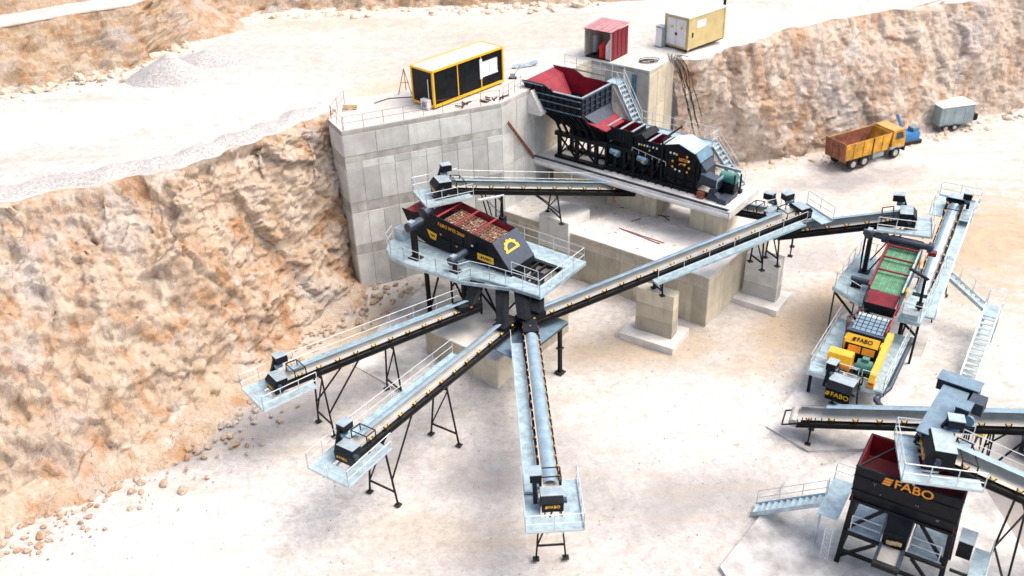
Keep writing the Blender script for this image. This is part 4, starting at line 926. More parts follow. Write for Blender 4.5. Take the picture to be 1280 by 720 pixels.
MB().tube((-7.0, 5.05, 0), (-7.0, 5.05, 3.1), .09, 10).build('post', 'steel_black', jib); MB().bar((-6.9, 5.2, 3.1), (-8.2, 3.9, 2.9), .14, .12).build('arm', 'white', jib); B(-7.2, -6.8, 4.85, 5.25, .9, 1.5).build('hoist_box', 'steel_black', jib)
MB().bar((-7.0, 5.05, 1.6), (-7.8, 4.3, 2.9), .06).build('stay', 'steelblue', jib)

# ------------------------------------------------------------------ cabin, shed and generator on the upper level
ca = at(543, 133.5, 12.95); cb_ = at(630, 100, 12.95); caz = math.atan2(cb_.y - ca.y, cb_.x - ca.x); CL = (cb_ - ca).length
cab = thing('control_cabin', 'black site cabin with yellow frame and white roof on the retaining wall', 'cabin', (ca.x, ca.y, 12.7), caz)
CWd, CHt = 2.35, 2.75
# local: x along the long front, y back; base .25 above the wall
plates(cab, 'wall_panel', 'black', (.08, CL * .345, .05, .11, .32, CHt), (CL * .345, CL * .675, .05, .11, .32, CHt), (CL * .675, CL - .08, .05, .11, .32, 1.12), (CL * .675, CL * .69, .05, .11, 1.12, CHt), (CL * .92, CL - .08, .05, .11, 1.12, CHt), (CL * .69, CL * .92, .05, .11, 2.25, CHt))
plates(cab, 'wall_panel', 'black', (.05, .11, .12, CWd - .1, .32, CHt), (CL - .11, CL - .05, .12, CWd - .1, .32, CHt), (.1, CL - .1, CWd - .11, CWd - .05, .32, CHt))
plates(cab, 'frame_post', 'yellow', *[(x - .07, x + .07, -.03, .13, .18, CHt) for x in (.07, CL - .07)], *[(x - .04, x + .04, .02, .1, .32, CHt) for x in (CL * .345, CL * .675)], *[(x - .07, x + .07, CWd - .13, CWd + .03, .18, CHt) for x in (.07, CL - .07)])
plates(cab, 'frame_rail', 'yellow', (0, CL, -.04, .1, .14, .32), (0, CL, -.04, .1, CHt, CHt + .14), (0, CL, CWd - .1, CWd + .04, .14, .32), (0, CL, CWd - .1, CWd + .04, CHt, CHt + .14), (-.04, .1, .1, CWd - .1, .14, .32), (-.04, .1, .1, CWd - .1, CHt, CHt + .14), (CL - .1, CL + .04, .1, CWd - .1, .14, .32), (CL - .1, CL + .04, .1, CWd - .1, CHt, CHt + .14))
B(.11, CL - .11, .11, CWd - .11, CHt + .02, CHt + .10).build('roof', 'white_roof', cab)
wn = B(CL * .69, CL * .92, .075, .09, 1.12, 2.25).build('window', 'glass', cab)
B(CL * .80, CL * .815, .03, .075, 1.12, 2.25).build('mullion', 'white', wn); B(CL * .69, CL * .92, .02, .075, 1.08, 1.14).build('sill', 'white', wn)
B(CL * .655, CL * .69, .0, .06, 1.0, 2.5).build('shutter', 'white', cab)
ac = B(-.42, -.06, .25, 1.0, .05, .75).build('air_conditioner', 'white', cab)
MB().tube((-.43, .62, .40), (-.45, .62, .40), .22, 16).build('fan_grille', 'bluegrey', ac)
MB().path([(-.03, .5, .7), (-.03, .5, 2.2)], .03, 6).build('pipe', 'white', cab)
plates(cab, 'support_foot', 'rust', *[(x - .15, x + .15, y - .15, y + .15, 0, .139) for x in (.4, CL * .35, CL * .68, CL - .4) for y in (.2, CWd - .2)])
def rebar_fence(label, pts, z, h=1.0, step=1.4, mat='rust'):
    p0 = Vector(pts[0]); t = thing('guard_rail', label, 'railing', (p0.x, p0.y, z), 0, 'thin rebar guard rails on the wall top')
    L_ = [Vector((q[0] - p0.x, q[1] - p0.y, 0)) for q in pts]; rl = MB()
    for a, b in zip(L_, L_[1:]):
        k = max(1, round((b - a).length / step))
        for i in range(k + 1): c = a.lerp(b, i / k); MB().tube(c, c + Vector((random.uniform(-.06, .06), random.uniform(-.06, .06), h)), .018, 5).build('post', mat, t)
        for hz in (.5, .97): rl.tube(a + Vector((0, 0, h * hz)), b + Vector((0, 0, h * hz)), .014, 5)
    rl.build('rail_wire', mat, t)
ta, tb, tl = Vector((*TA, 0)), Vector((*TB, 0)), Vector((-12.75, 65.3, 0))
rebar_fence('thin rebar guard rail along the front edge of the wall top', [ta + Vector((.15, .2, 0)), tb + Vector((-.1, .1, 0))], 12.7)
rebar_fence('thin rebar guard rail along the left edge of the wall top', [ta + Vector((.1, .2, 0)), tl + Vector((.2, .1, 0)), Vector((-12.0, 68.4, 0))], 12.7)
rebar_fence('thin rebar guard rail above the feed hopper', [tb + D2 * .5 - D1 * .2, tb + D2 * 3.2 - D1 * .6], 12.7, 1.0, .9)
# clutter on the wall top
def clutter(name, label, cat, pos, build):
    t = thing(name, label, cat, pos); build(t); return t
def planks(t):
    for k in range(5): m = MB(); a = random.uniform(-.5, .5); d = Vector((math.cos(a), math.sin(a), 0)); m.bar(Vector((0, k * .16, .04 + .03 * k)) - d * .55, Vector((0, k * .16, .04 + .03 * k)) + d * .55, .12, .035); m.build('plank', 'timber', t)
clutter('plank_pile', 'small pile of pale planks on the left end of the wall top', 'planks', at(437, 138, 12.7), planks)
def tripod(t):
    for dx, dy in ((-.5, -.4), (.5, -.4), (0, .6)): MB().tube((dx, dy, 0), (0, 0, 1.9), .03, 6).build('leg', 'rust', t)
    MB().tube((-.3, 0, .8), (.3, 0, .8), .025, 6).build('crossbar', 'rust', t)
clutter('tripod_stand', 'rusty tripod frame behind the left end of the cabin', 'stand', at(507, 116, 12.7), tripod)
def sheets(t):
    for k in range(3): m = MB(); m.obox((k * .5 - .4, .2 * k, .08 + .05 * k), Vector((.55, .1, .1 * (k - 1))), Vector((-.05, .32, .04)), Vector((0, 0, .015))); m.build('metal_sheet', 'galv', t)
clutter('sheet_offcuts', 'bent metal sheets lying behind the right end of the cabin', 'metal sheets', at(655, 84, 12.7), sheets)
def compactor(t):
    B(-.3, .3, -.2, .2, 0, .1).build('base', 'steel_black', t); B(-.2, .2, -.15, .15, .1, .45).build('engine', 'bluegrey', t); MB().path([(.2, 0, .4), (.6, 0, 1.0), (.6, .3, 1.0)], .025, 5).build('handle', 'redbright', t)
clutter('plate_compactor', 'small grey machine with red handle between cabin and hopper', 'compactor', at(641, 98, 12.7), compactor)
def scraps(t):
    for k in range(14): m = MB(); a = random.uniform(0, 3.1); c = Vector((random.uniform(-2.2, 2.2), random.uniform(-.35, .35), .03 + random.random() * .08)); d = Vector((math.cos(a), math.sin(a), 0)) * random.uniform(.2, .5); m.bar(c - d, c + d, .1, .05); m.build('scrap', random.choice(['steel_black', 'rust', 'steel_black', 'navy']), t)
sc = clutter('scrap_pile', 'dark cables and scrap strewn along the front of the cabin', 'scrap', at(600, 127, 12.7), scraps); sc.rotation_euler = (0, 0, R(24))
m = MB(); pts = [at(468, 129, 12.74), at(486, 123, 12.74), at(500, 122, 12.74), at(516, 121, 12.74)]; m.path(pts, .035, 6)
o = m.build('cable', 'rubber'); tag(o, 'black cable lying on the wall top left of the cabin', 'cable')

sp_ = at(763.5, 76.5, 12.75); shed = thing('red_shed', 'small dark red shed with open front on the tower by the hopper', 'shed', (sp_.x, sp_.y, 12.7), AX)
# local x along D1 (0 at the right front corner), y along D2
SW, SDp, SHt = 2.55, 2.5, 2.35
B(-SW, 0, 0, SDp, 0, .08).build('floor', 'steel_black', shed)
for k in range(8): y = k * SDp / 8; B(-.06, 0.03 * (k % 2), y + .01, y + SDp / 8, .08, SHt).build('side_sheet', 'shed_red', shed)
for k in range(8): y = k * SDp / 8; B(-SW, -SW + .05, y + .01, y + SDp / 8, .08, SHt).build('side_sheet', 'shed_inner', shed)
B(-SW + .05, -.9, SDp - .06, SDp, .08, SHt).build('back_wall', 'shed_inner', shed)
for x in (-SW, -.07): B(x, x + .07, -.06, 0, 0, SHt).build('corner_post', 'shed_inner', shed)
for k in range(7): x = -SW - .1 + k * (SW + .2) / 7; MB().prism([(x, -.15, SHt + .02), (x + (SW + .2) / 7 - .02, -.15, SHt + .02 + .03 * (k % 2)), (x + (SW + .2) / 7 - .02, SDp + .1, SHt + .22), (x, SDp + .1, SHt + .22)], (0, 0, .035)).build('roof_sheet', 'shed_roof', shed)
MB().prism([(-.55, .05, .1), (-.1, .05, .1), (-.1, .05, 1.9), (-.55, .05, 1.2)], (0, .05, 0)).build('half_door', 'white', shed)
rd = thing('red_barrel', 'bright red barrel standing inside the small shed', 'barrel', sp_ - D1 * 1.05 + D2 * .45 + Vector((0, 0, .03)), AX)
MB().tube((0, 0, 0), (0, 0, 1.0), .33, 18).build('drum', 'redbright', rd); MB().tube((0, 0, 1.0), (0, 0, 1.18), .3, 18, .12).build('drum_top', 'redbright', rd)
rt = thing('air_receiver', 'upright grey tank at the left inside the small shed', 'tank', sp_ - D1 * 2.0 + D2 * .7 + Vector((0, 0, .03)), AX)
MB().tube((0, 0, .25), (0, 0, 1.5), .22, 16).build('vessel', 'bluegrey', rt); MB().tube((0, 0, 1.5), (0, 0, 1.65), .22, 16, .06).build('dome', 'bluegrey', rt); MB().tube((0, 0, 0), (0, 0, .25), .14, 12).build('skirt', 'steel_black', rt)
g0 = at(859, 63, 12.75); g1 = at(904.5, 46.5, 12.75); gaz = math.atan2(g1.y - g0.y, g1.x - g0.x); GL = (g1 - g0).length
gen = thing('generator_container', 'ochre generator container with white double doors above the rock face', 'container', (g0.x, g0.y, 12.6), gaz)
GW, GH = 2.45, 2.75      # local x along the long right side, y to the left-back
MB().box(0, GL, 0, GW, .15, GH).build('body', 'ochre', gen); B(-.06, GL + .06, -.06, GW + .06, GH, GH + .1).build('roof', 'white_roof', gen)
for x in (0, GL - .12): plates(gen, 'corner_post', 'ochre', (x - .03, x + .15, -.05, .0, .1, GH - .002), (x - .03, x + .15, GW, GW + .05, .1, GH - .002))
for k in (0, 1):
    d_ = B(-.06, -.003, .22 + k * 1.02, 1.2 + k * 1.02, .35, GH - .2).build('door', 'white', gen); B(-.08, -.061, .55 + k * 1.02, .75 + k * 1.02, 1.75, 1.98).build('warning_sticker', 'yellow', d_)
B(-.09, -.06, 1.12, 1.32, 1.2, 1.42).build('door_handle', 'steel_black', gen)
plates(gen, 'vent_louvre', 'white', (GL * .22, GL * .46, -.03, -.003, 1.75, 2.35)); B(GL * .1, GL * .13, -.05, -.003, 1.1, 1.5).build('door_handle', 'steel_black', gen)
MB().tube((GL + .25, .35, .2), (GL + .25, .35, 3.6), .12, 12).build('exhaust_pipe', 'steel_black', gen)
plates(gen, 'skid', 'steel_black', (0, GL, .1, .3, 0, .149), (0, GL, GW - .3, GW - .1, 0, .149))
kb = at(826, 56, 12.7); k_ = thing('cable_cabinet', 'narrow pale grey cabinet beside the ochre generator container', 'cabinet', (kb.x, kb.y, 12.55), gaz)
B(-.3, .3, -.35, .35, 0, 1.75).build('body', 'bluegrey', k_); B(-.34, .34, -.39, .39, 1.752, 1.8).build('roof', 'galv', k_); B(-.33, -.302, -.3, .3, .1, 1.65).build('door', 'white', k_)
# bundle of black cables over the edge
for i in range(9):
    a = at(835 + i * 3.2, 66 + i * .6, 12.72); e = Vector((13.4 + .12 * i, 75.7 + .12 * i, 12.75)); nn = Vector((.75, -.65, 0))
    pts = [a, a.lerp(e, .6) + Vector((random.uniform(-.2, .2), random.uniform(-.2, .2), .06)), e]
    for k in range(1, 9): pts.append(e + nn * (.5 + .14 * k + random.uniform(-.07, .07)) + Vector((.10 * k + random.uniform(-.08, .08), .02 * k, -k * (.62 + .06 * (i % 4)))))
    m = MB(); m.path(pts, .03, 5); o = m.build('cable', 'rubber')
    tag(o, 'black cable in the bundle hanging down the rock face by the tower', 'cable', 'cables hanging over the rock face')
cw = thing('cable_coil', 'tangled cable coil lying beside the small red shed', 'cable coil', at(808, 77, 12.74)); 
for k in range(4):
    m = MB(); c = Vector((random.uniform(-.4, .4), random.uniform(-.3, .3), .03 * k)); m.path([c + Vector((math.cos(a * .5) * (.5 + .1 * k), math.sin(a * .5) * (.35 + .05 * k), .02)) for a in range(14)], .03, 5); m.build('loop', 'rubber', cw)
# ------------------------------------------------------------------ right plant (local x to the right, y away)
RO = Vector((22.98, 52.28, 0)); RAZ = R(-33.5)
REX = Vector((math.cos(RAZ), math.sin(RAZ), 0)); REY = Vector((-math.sin(RAZ), math.cos(RAZ), 0))
def rw(x, y, z=0): return RO + REX * x + REY * y + Vector((0, 0, z))
up = thing('screen_platform', 'galvanized upper platform on black legs around the green screen', 'platform', RO, RAZ)
ZU2 = 3.7
for pl in ([(-2.5, 1.3), (-.5, .2), (-.15, .2), (-.15, 6.6), (-2.3, 6.6)], [(2.15, -.4), (3.45, -.4), (3.45, 7.2), (2.15, 7.2)], [(-.13, 5.2), (2.13, 5.2), (2.13, 6.6), (-.13, 6.6)]):
    MB().prism([(x, y, ZU2 - .06) for x, y in pl], (0, 0, .06)).build('deck_plate', 'grating', up)
for a, b in (((-2.5, 1.3), (-.5, .2)), ((-2.5, 1.3), (-2.3, 6.6)), ((-.5, .2), (-.15, .2)), ((2.15, -.4), (3.45, -.4)), ((3.45, -.4), (3.45, 7.2)), ((-2.3, 6.6), (2.13, 6.6))): MB().bar((*a, ZU2 - .16), (*b, ZU2 - .16), .09, .26).build('edge_beam', 'galv', up)
for r_ in ([(-2.4, 1.4), (-2.2, 6.5), (2.1, 6.5)], [(-2.4, 1.4), (-.5, .3)], [(3.4, 6.2), (3.4, -.3), (2.3, -.3)], [(2.3, 7.15), (3.4, 7.15)]): MB().rail([(x, y, ZU2) for x, y in r_], 1.1, 1.2, .026, 1, False).build('railing', 'rail', up)
for x, y in ((-.4, .6), (-.4, 5.6), (2.3, .6), (2.3, 5.6)): MB().bar((x, y, .1), (x, y, ZU2 - .08), .22).build('leg', 'steel_black', up)
MB().bar((-2.4, 1.5, ZU2 - .1), (-2.3, .9, .1), .10).build('leg', 'navy', up)
MB().bar((3.4, -.2, ZU2 - .1), (3.3, .2, .1), .14).build('leg', 'steel_black', up)
for a, b in (((-.4, .6, .4), (-.4, 5.6, 3.5)), ((2.3, .6, .4), (2.3, 5.6, 3.5)), ((-.4, .6, 3.4), (2.3, .6, .6)), ((3.4, -.3, 2.6), (2.3, -.3, 3.5)), ((-2.4, 1.5, 3.2), (-.5, .6, 2.0))): MB().bar(a, b, .12).build('brace', 'steel_black', up)
B(2.3, 3.3, -.35, .5, ZU2 + .004, ZU2 + .35).build('tool_box', 'galv', up)

s2 = thing('vibrating_screen', 'vibrating screen with green decks and red cross bars on the right', 'screen', RO + Vector((0, 0, ZU2)), RAZ)
zt = lambda y: 5.25 + y * .28 - ZU2                  # top edge height along y
for x in (-.06, 2.0): MB().prism([(x, -.9, zt(-.9) - .2), (x, 0, zt(0)), (x, 4.8, zt(4.8)), (x, 4.8, zt(4.8) - 1.2), (x, 0, .35), (x, -.9, .35)], (.06, 0, 0)).build('side_plate', 'black', s2)
for x in (.005, 1.97): MB().prism([(x, 0, zt(0) - .02), (x, 4.75, zt(4.75) - .02), (x, 4.75, zt(4.75) - .42), (x, 0, zt(0) - .42)], (.025, 0, 0)).build('side_liner', 'red', s2)
for x in (-.03, 2.03): MB().bar((x, 0, zt(0) + .03), (x, 4.75, zt(4.75) + .03), .12, .06).build('top_flange', 'red' if x < 1 else 'galv', s2)
ys_ = [0.02, 1.55, 2.75, 3.85, 4.7]
for a, b in zip(ys_, ys_[1:]):
    m = MB(); za, zb = zt(a) - .26, zt(b) - .26
    m.prism([(.05, a + .03, za), (1.95, a + .03, za), (1.95, b - .03, zb), (.05, b - .03, zb)], (0, 0, -.03))
    m.build('screen_deck', 'meshgreen', s2)
    for k in range(1, 4): MB().bar((.05 + k * .475, a + .04, za + .014), (.05 + k * .475, b - .04, zb + .014), .02, .014).build('clamp_bar', 'gravel', s2)
    for k in range(1, 3): t_ = k / 3; MB().bar((.06, a + (b - a) * t_, za + (zb - za) * t_ + .014), (1.94, a + (b - a) * t_, za + (zb - za) * t_ + .014), .014, .012).build('clamp_bar', 'gravel', s2)
for y in (1.55, 2.75, 3.85, 4.75): MB().tube((-.02, y, zt(y) + .02), (2.02, y, zt(y) + .02), .07, 10).build('cross_tube', 'red', s2)
MB().tube((-.55, 4.25, zt(4.25) + .18), (2.75, 4.25, zt(4.25) + .18), .22, 16).build('exciter_tube', 'navy', s2)
for x in (-.5, 2.4): MB().tube((x, 4.25, zt(4.25) + .18), (x + .3, 4.25, zt(4.25) + .18), .36, 16).build('exciter_guard', 'navy', s2)
MB().prism([(.03, 0, zt(0) - .3), (1.97, 0, zt(0) - .3), (1.85, -.8, zt(0) - .95), (.15, -.8, zt(0) - .95)], (0, 0, .03)).build('discharge_lip', 'red', s2)
MB().prism([(.0, -.86, zt(0) - .75), (2.0, -.86, zt(0) - .75), (1.9, -.98, zt(0) - 1.35), (.1, -.98, zt(0) - 1.35)], (0, -.05, 0)).build('apron', 'black', s2)
motor_stand(s2, -1.25, 4.2, zt(4.25) + .3, .1, 1.0)
MB().tube((-1.75, 4.2, zt(4.25) + .3), (-.4, 4.2, zt(4.25) + .22), .22, 14).build('motor', 'navy', s2)
MB().tube((-1.6, 2.0, .55), (-.3, 2.05, .5), .2, 14).build('motor', 'navy', s2); B(-1.5, -.9, 1.8, 2.2, .005, .35).build('motor_stand', 'steel_black', s2)
for y, z in ((.6, .9), (4.0, 1.3)): B(2.10, 2.2, y, y + .55, z, z + .5).build('spring_guard', 'yellow', s2)
B(2.4, 2.9, 5.0, 5.4, 1.9, 2.2).build('feed_flap', 'red', s2)
j2 = thing('lifting_jib', 'black jib arm on a tall post right of the green screen', 'jib crane', rw(3.1, .6, ZU2), RAZ)
MB().tube((0, 0, 0), (0, 0, 2.6), .10, 10).build('post', 'steel_black', j2); MB().bar((.2, 0, 2.6), (-1.1, .6, 2.75), .16, .14).build('arm', 'steel_black', j2); B(-.2, .2, -.2, .2, .5, .8).build('hoist_box', 'steel_black', j2)

lo = thing('crusher_platform', 'galvanized lower platform carrying the yellow secondary crusher', 'platform', RO, RAZ)
ZL = 1.9
for pl in ([(-1.6, -6.2), (-.1, -6.2), (-.1, .5), (-1.6, .5)], [(-.08, -6.2), (3.0, -6.2), (3.0, -5.3), (-.08, -5.3)], [(2.0, -5.28), (3.0, -5.28), (3.0, .5), (2.0, .5)]):
    (x0, y0), _, (x1, y1), _ = pl; n = max(2, round((y1 - y0) / 1.1))
    for k in range(n): B(x0, x1, y0 + (y1 - y0) * k / n + .01, y0 + (y1 - y0) * (k + 1) / n - .01, ZL - .06, ZL).build('deck_plate', 'grating', lo)
for a, b in (((-1.62, -6.2), (-1.62, .5)), ((3.02, -6.2), (3.02, .5)), ((-1.6, -6.22), (3.0, -6.22))): MB().bar((*a, ZL - .18), (*b, ZL - .18), .1, .3).build('edge_beam', 'navy' if a[0] > 0 else 'galv', lo)
for r_ in ([(-1.55, .5), (-1.55, -6.1), (-.6, -6.1)], [(-.2, -6.15), (1.4, -6.15)], [(1.6, -6.1), (2.95, -6.1), (2.95, .4)]): MB().rail([(x, y, ZL) for x, y in r_], 1.1, 1.1, .026, 1, False).build('railing', 'rail', lo)
for x in (-1.4, 2.8):
    for y in (-6.0, -2.8, .3): MB().bar((x, y, .1), (x, y, ZL - .3), .18).build('leg', 'steel_black', lo)
MB().path([(3.1, .6, 1.75), (3.15, -5.2, 1.6), (2.7, -6.6, 1.5), (3.3, -7.2, 1.45)], .16, 8).build('hose_duct', 'navy', lo)

cr2 = thing('secondary_crusher', 'black secondary crusher with yellow guards and name plate below the green screen', 'crusher', RO + Vector((0, 0, ZL)), RAZ)
# body
MB().prism([(-.05, -1.1, 0), (-.05, -4.1, 0), (-.05, -4.1, 1.0), (-.05, -3.2, 1.75), (-.05, -1.5, 2.1), (-.05, -1.1, 1.9)], (1.95, 0, 0)).build('housing', 'black', cr2)
for k in range(5): MB().prism([(-.02, -1.6 - k * .32, 2.12 - k * .072), (1.85, -1.6 - k * .32, 2.12 - k * .072), (1.85, -1.86 - k * .32, 2.06 - k * .072), (-.02, -1.86 - k * .32, 2.06 - k * .072)], (0, 0, .09)).build('curtain_bar', 'galv' if k < 1 else 'steelblue', cr2)
for k in range(6): MB().bar((.15 + k * .32, -1.6, 2.2), (.15 + k * .32, -3.1, 1.85), .05, .06).build('tension_bar', 'steel_black', cr2)
MB().bar((-.25, -3.35, 1.75), (2.05, -3.35, 1.75), .22, .26).build('lintel', 'navy', cr2)
pl_ = MB(); pl_.prism([(-.12, -3.62, 1.78), (1.88, -3.62, 1.78), (1.88, -4.0, 1.32), (-.12, -4.0, 1.32)], (0, -.05, .04)); pl2 = pl_.build('name_plate', 'yellow', cr2)
logo(.36, 'black', pl2, (.9, -3.875, 1.60), (1, 0, 0), (0, .38, .46))
for x in (.15, 1.0): MB().prism([(x, -4.05, 1.25), (x + .75, -4.05, 1.25), (x + .75, -4.2, .85), (x, -4.2, .85)], (0, -.06, .02)).build('hatch', 'orange', cr2)
for x in (-.2, 1.95): B(x, x + .1, -4.0, -3.3, .6, 1.6).build('side_plate', 'yellow', cr2)
for x, y in ((.3, -4.5), (1.5, -4.4)): MB().tube((x, y, .05), (x, y, .75), .12, 10).build('ram', 'steel_black', cr2)
MB().prism([(-.75, -4.55, .25), (-.75, -5.35, .25), (-.75, -5.45, .6), (-.75, -5.25, 1.1), (-.75, -4.7, 1.2), (-.75, -4.45, .9)], (1.45, 0, 0)).build('belt_guard', 'yellow', cr2)
B(.15, .72, -5.5, -5.0, .02, .55).build('guard_foot', 'orange', cr2)
bg_ = [(-2.1, 1.55), (-2.4, 1.75), (-6.0, .85), (-6.3, .45), (-6.1, .25), (-2.2, 1.1)]
MB().prism([(2.02, y, z) for y, z in bg_], (.36, 0, 0)).build('belt_guard', 'yellow', cr2)
MB().prism([(2.0, -5.7, .22), (2.0, -6.25, .25), (2.0, -6.25, .02), (2.0, -5.7, .02)], (.4, 0, 0)).build('guard_foot', 'orange', cr2)
m = MB(); m.tube((1.0, -4.9, .5), (1.9, -4.9, .5), .42, 16); m.build('electric_motor', 'green_motor', cr2); B(1.25, 1.65, -5.05, -4.7, .9, 1.12).build('terminal_box', 'green_motor', cr2); B(.9, 1.95, -5.3, -4.5, .004, .1).build('motor_base', 'steel_black', cr2)
B(-.55, .1, -6.0, -5.6, .004, .35).build('hydraulic_unit', 'blue_paint', cr2)
for k in range(4): MB().path([(-.1 + .15 * k, -1.0, 2.2), (-.4 - .1 * k, -1.6, 1.6), (-.5, -2.4, .9), (-.3, -3.6, .5)], .03, 5).build('hose', 'rust' if k < 2 else 'rubber', cr2)
MB().path([(2.1, -.9, 3.0), (2.0, -1.5, 2.2), (1.95, -2.6, 1.8)], .03, 5).build('hose', 'redbright', cr2)
# discharge conveyor under the crusher, and the conveyor from it
conveyor('short dark conveyor leaving the yellow crusher towards the viewer', at(1088, 452, .9), at(1051, 487, 2.5), 1.15, (1,), 'side', None, hplat=False, legs=((.75, .1, .2),), msize=.95, hoodspan=(.3, .6))
stA = thing('access_stair', 'two-flight galvanized stair right of the green screen', 'stairs', RO, RAZ)
stair(stA, (6.45, 6.0, 2.0), (3.5, 6.5, 3.7), .85, (.0, 1, 0), 8, both=True)
B(6.45, 7.5, 5.4, 7.0, 1.95, 2.02).build('landing', 'grating', stA); MB().rail([(6.5, 6.95, 2.02), (7.45, 6.95, 2.02), (7.45, 5.5, 2.02)], 1.1, 1., .026, 1, False).build('landing_rail', 'rail', stA)
for x, y in ((6.55, 5.5), (7.4, 5.5), (6.55, 6.9), (7.4, 6.9)): MB().bar((x, y, 0), (x, y, 1.95), .08).build('post', 'galv', stA)
stair(stA, (6.45, -.6, .0), (6.5, 5.4, 2.0), .9, (1, 0, 0), 14, both=True)

# ------------------------------------------------------------------ black hopper, bottom right
HO = Vector((16.09, 34.23, 0)); HAZ = R(-33.2); HX = Vector((math.cos(HAZ), math.sin(HAZ), 0)); HY = Vector((-math.sin(HAZ), math.cos(HAZ), 0))
h2 = thing('feed_hopper', 'big black hopper with orange lettering and dark red inside on steel legs', 'hopper', HO, HAZ)
HL, HD, Zr, Zb = 4.8, 2.7, 6.5, 4.2
B(0, HL, 0, .07, Zb + .75, Zr).build('front_plate', 'black', h2); MB().prism([(0, 0, Zb + .74), (HL, 0, Zb + .74), (HL - .1, .28, Zb), (.1, .28, Zb)], (0, .06, 0)).build('lower_plate', 'black', h2)
B(0, HL, HD - .07, HD, Zb, Zr).build('back_plate', 'black', h2); B(0, .07, .07, HD - .07, Zb, Zr).build('side_plate', 'black', h2); B(HL - .07, HL, .07, HD - .07, Zb, Zr).build('side_plate', 'black', h2)
B(.09, HL - .09, HD - .1, HD - .075, Zb, Zr - .03).build('back_liner', 'deepred', h2); B(.075, .10, .1, HD - .12, Zb, Zr - .03).build('side_liner', 'red', h2); B(HL - .1, HL - .075, .1, HD - .12, Zb, Zr - .03).build('side_liner', 'deepred', h2); B(.1, HL - .1, .075, .1, Zb + .8, Zr - .03).build('front_liner', 'deepred', h2)
MB().prism([(.1, .36, 4.9), (HL - .1, .36, 4.9), (HL - .1, HD / 2, 4.3), (.1, HD / 2, 4.3)], (0, 0, .03)).build('slope_plate', 'deepred', h2); MB().prism([(.1, HD - .12, 5.2), (HL - .1, HD - .12, 5.2), (HL - .1, HD / 2, 4.3), (.1, HD / 2, 4.3)], (0, 0, .03)).build('slope_plate', 'deepred', h2)
for z in (Zr - .04, Zr - .62, 5.0): B(-.03, HL + .03, -.05, -.002, z - .03, z + .03).build('waist_rail', 'black', h2)
B(-.05, HL + .05, .2, .34, Zb - .16, Zb).build('bottom_rail', 'black', h2)
for x in (1.55, 3.1): B(x, x + .05, -.04, -.001, 5.03, Zr - .66).build('rib', 'black', h2)
for x, z in ((.9, 5.75), (1.0, 5.75), (.95, 5.65), (2.9, 5.3), (3.0, 5.3), (3.9, 4.85), (4.0, 4.88), (3.95, 4.8), (1.3, 5.2)): B(x, x + .03, -.03, -.001, z, z + .03).build('bolt', 'galv', h2)
logo(.66, 'orange', h2, (2.45, -.055, Zr - .33), (1, 0, 0), (0, 0, 1))
MB().bar((.1, .1, Zr - .1), (1.3, HD - .15, Zr - .25), .08).build('tie_bar', 'steel_black', h2); MB().bar((HL - .1, .2, Zr - .4), (3.9, HD - .15, Zr - .3), .08).build('tie_bar', 'steel_black', h2)
hf = thing('hopper_frame', 'black steel frame with pale service decks under the big hopper', 'steel frame', HO, HAZ)
for x in (.15, HL - .15):
    for y, sy in ((.35, -.45), (HD - .2, .45)): MB().bar((x, y, Zb - .1), (x + (-.15 if x < 1 else .15), y + sy, 0), .24).build('leg', 'steel_black', hf)
for a, b in (((.1, .1, 2.3), (1.6, .25, 4.1)), ((HL - .1, .1, 2.3), (3.3, .25, 4.1)), ((.1, 0, 1.9), (.1, HD, .4)), ((.1, 0, .5), (1.6, 0, 2.0)), ((HL - .1, 0, .4), (3.3, 0, 2.0)), ((.1, HD, 1), (2.3, HD, 4))): MB().bar(a, b, .14).build('brace', 'steel_black', hf)
for z in (2.2, .9): MB().bar((.05, -.05, z), (HL - .05, -.05, z), .16).build('tie_beam', 'steel_black', hf); MB().bar((.05, -.05, z), (.05, HD, z), .16).build('tie_beam', 'steel_black', hf); MB().bar((HL - .05, -.05, z), (HL - .05, HD, z), .16).build('tie_beam', 'steel_black', hf)
B(.2, 1.75, .0, HD - .1, 2.3, 2.36).build('service_deck', 'grating', hf); B(3.05, HL - .2, .0, HD - .1, 2.3, 2.36).build('service_deck', 'grating', hf)
MB().rail([(.3, .05, 2.36), (1.7, .05, 2.36), (1.7, HD - .2, 2.36)], .95, 1.2, .028, 1, False).build('deck_rail', 'rail', hf); MB().rail([(HL - .35, .05, 2.36), (3.1, .05, 2.36), (3.1, HD - .2, 2.36)], .95, 1.2, .028, 1, False).build('deck_rail', 'rail', hf)
fd = thing('belt_feeder', 'dark belt feeder hanging below the big hopper mouth', 'feeder', HO + Vector((0, 0, 2.0)), HAZ)
B(1.85, 2.95, -.4, HD, .2, 1.3).build('feeder_frame', 'black', fd); MB().prism([(1.8, .3, 2.1), (3.0, .3, 2.1), (2.9, -.2, 1.3), (1.9, -.2, 1.3)], (0, .5, 0)).build('gate', 'black', fd)
B(1.95, 2.85, -1.6, -.42, .5, .62).build('feeder_belt', 'belt', fd); B(1.8, 1.95, -1.7, -.42, .2, .75).build('side_beam', 'navy', fd); B(2.85, 3.0, -1.7, -.42, .2, .75).build('side_beam', 'navy', fd); MB().tube((1.8, -1.7, .5), (3.0, -1.7, .5), .2, 14).build('drum', 'steel_black', fd)
for k in range(3): MB().tube((2.1 + .2 * k, -.45, .9 + .05 * k), (2.35 + .2 * k, -.5, .95 + .05 * k), .1, 10).build('roller', 'timber', fd)
sd_ = thing('side_deck', 'pale galvanized deck with motor right of the big hopper', 'platform', HO + HX * HL, HAZ)
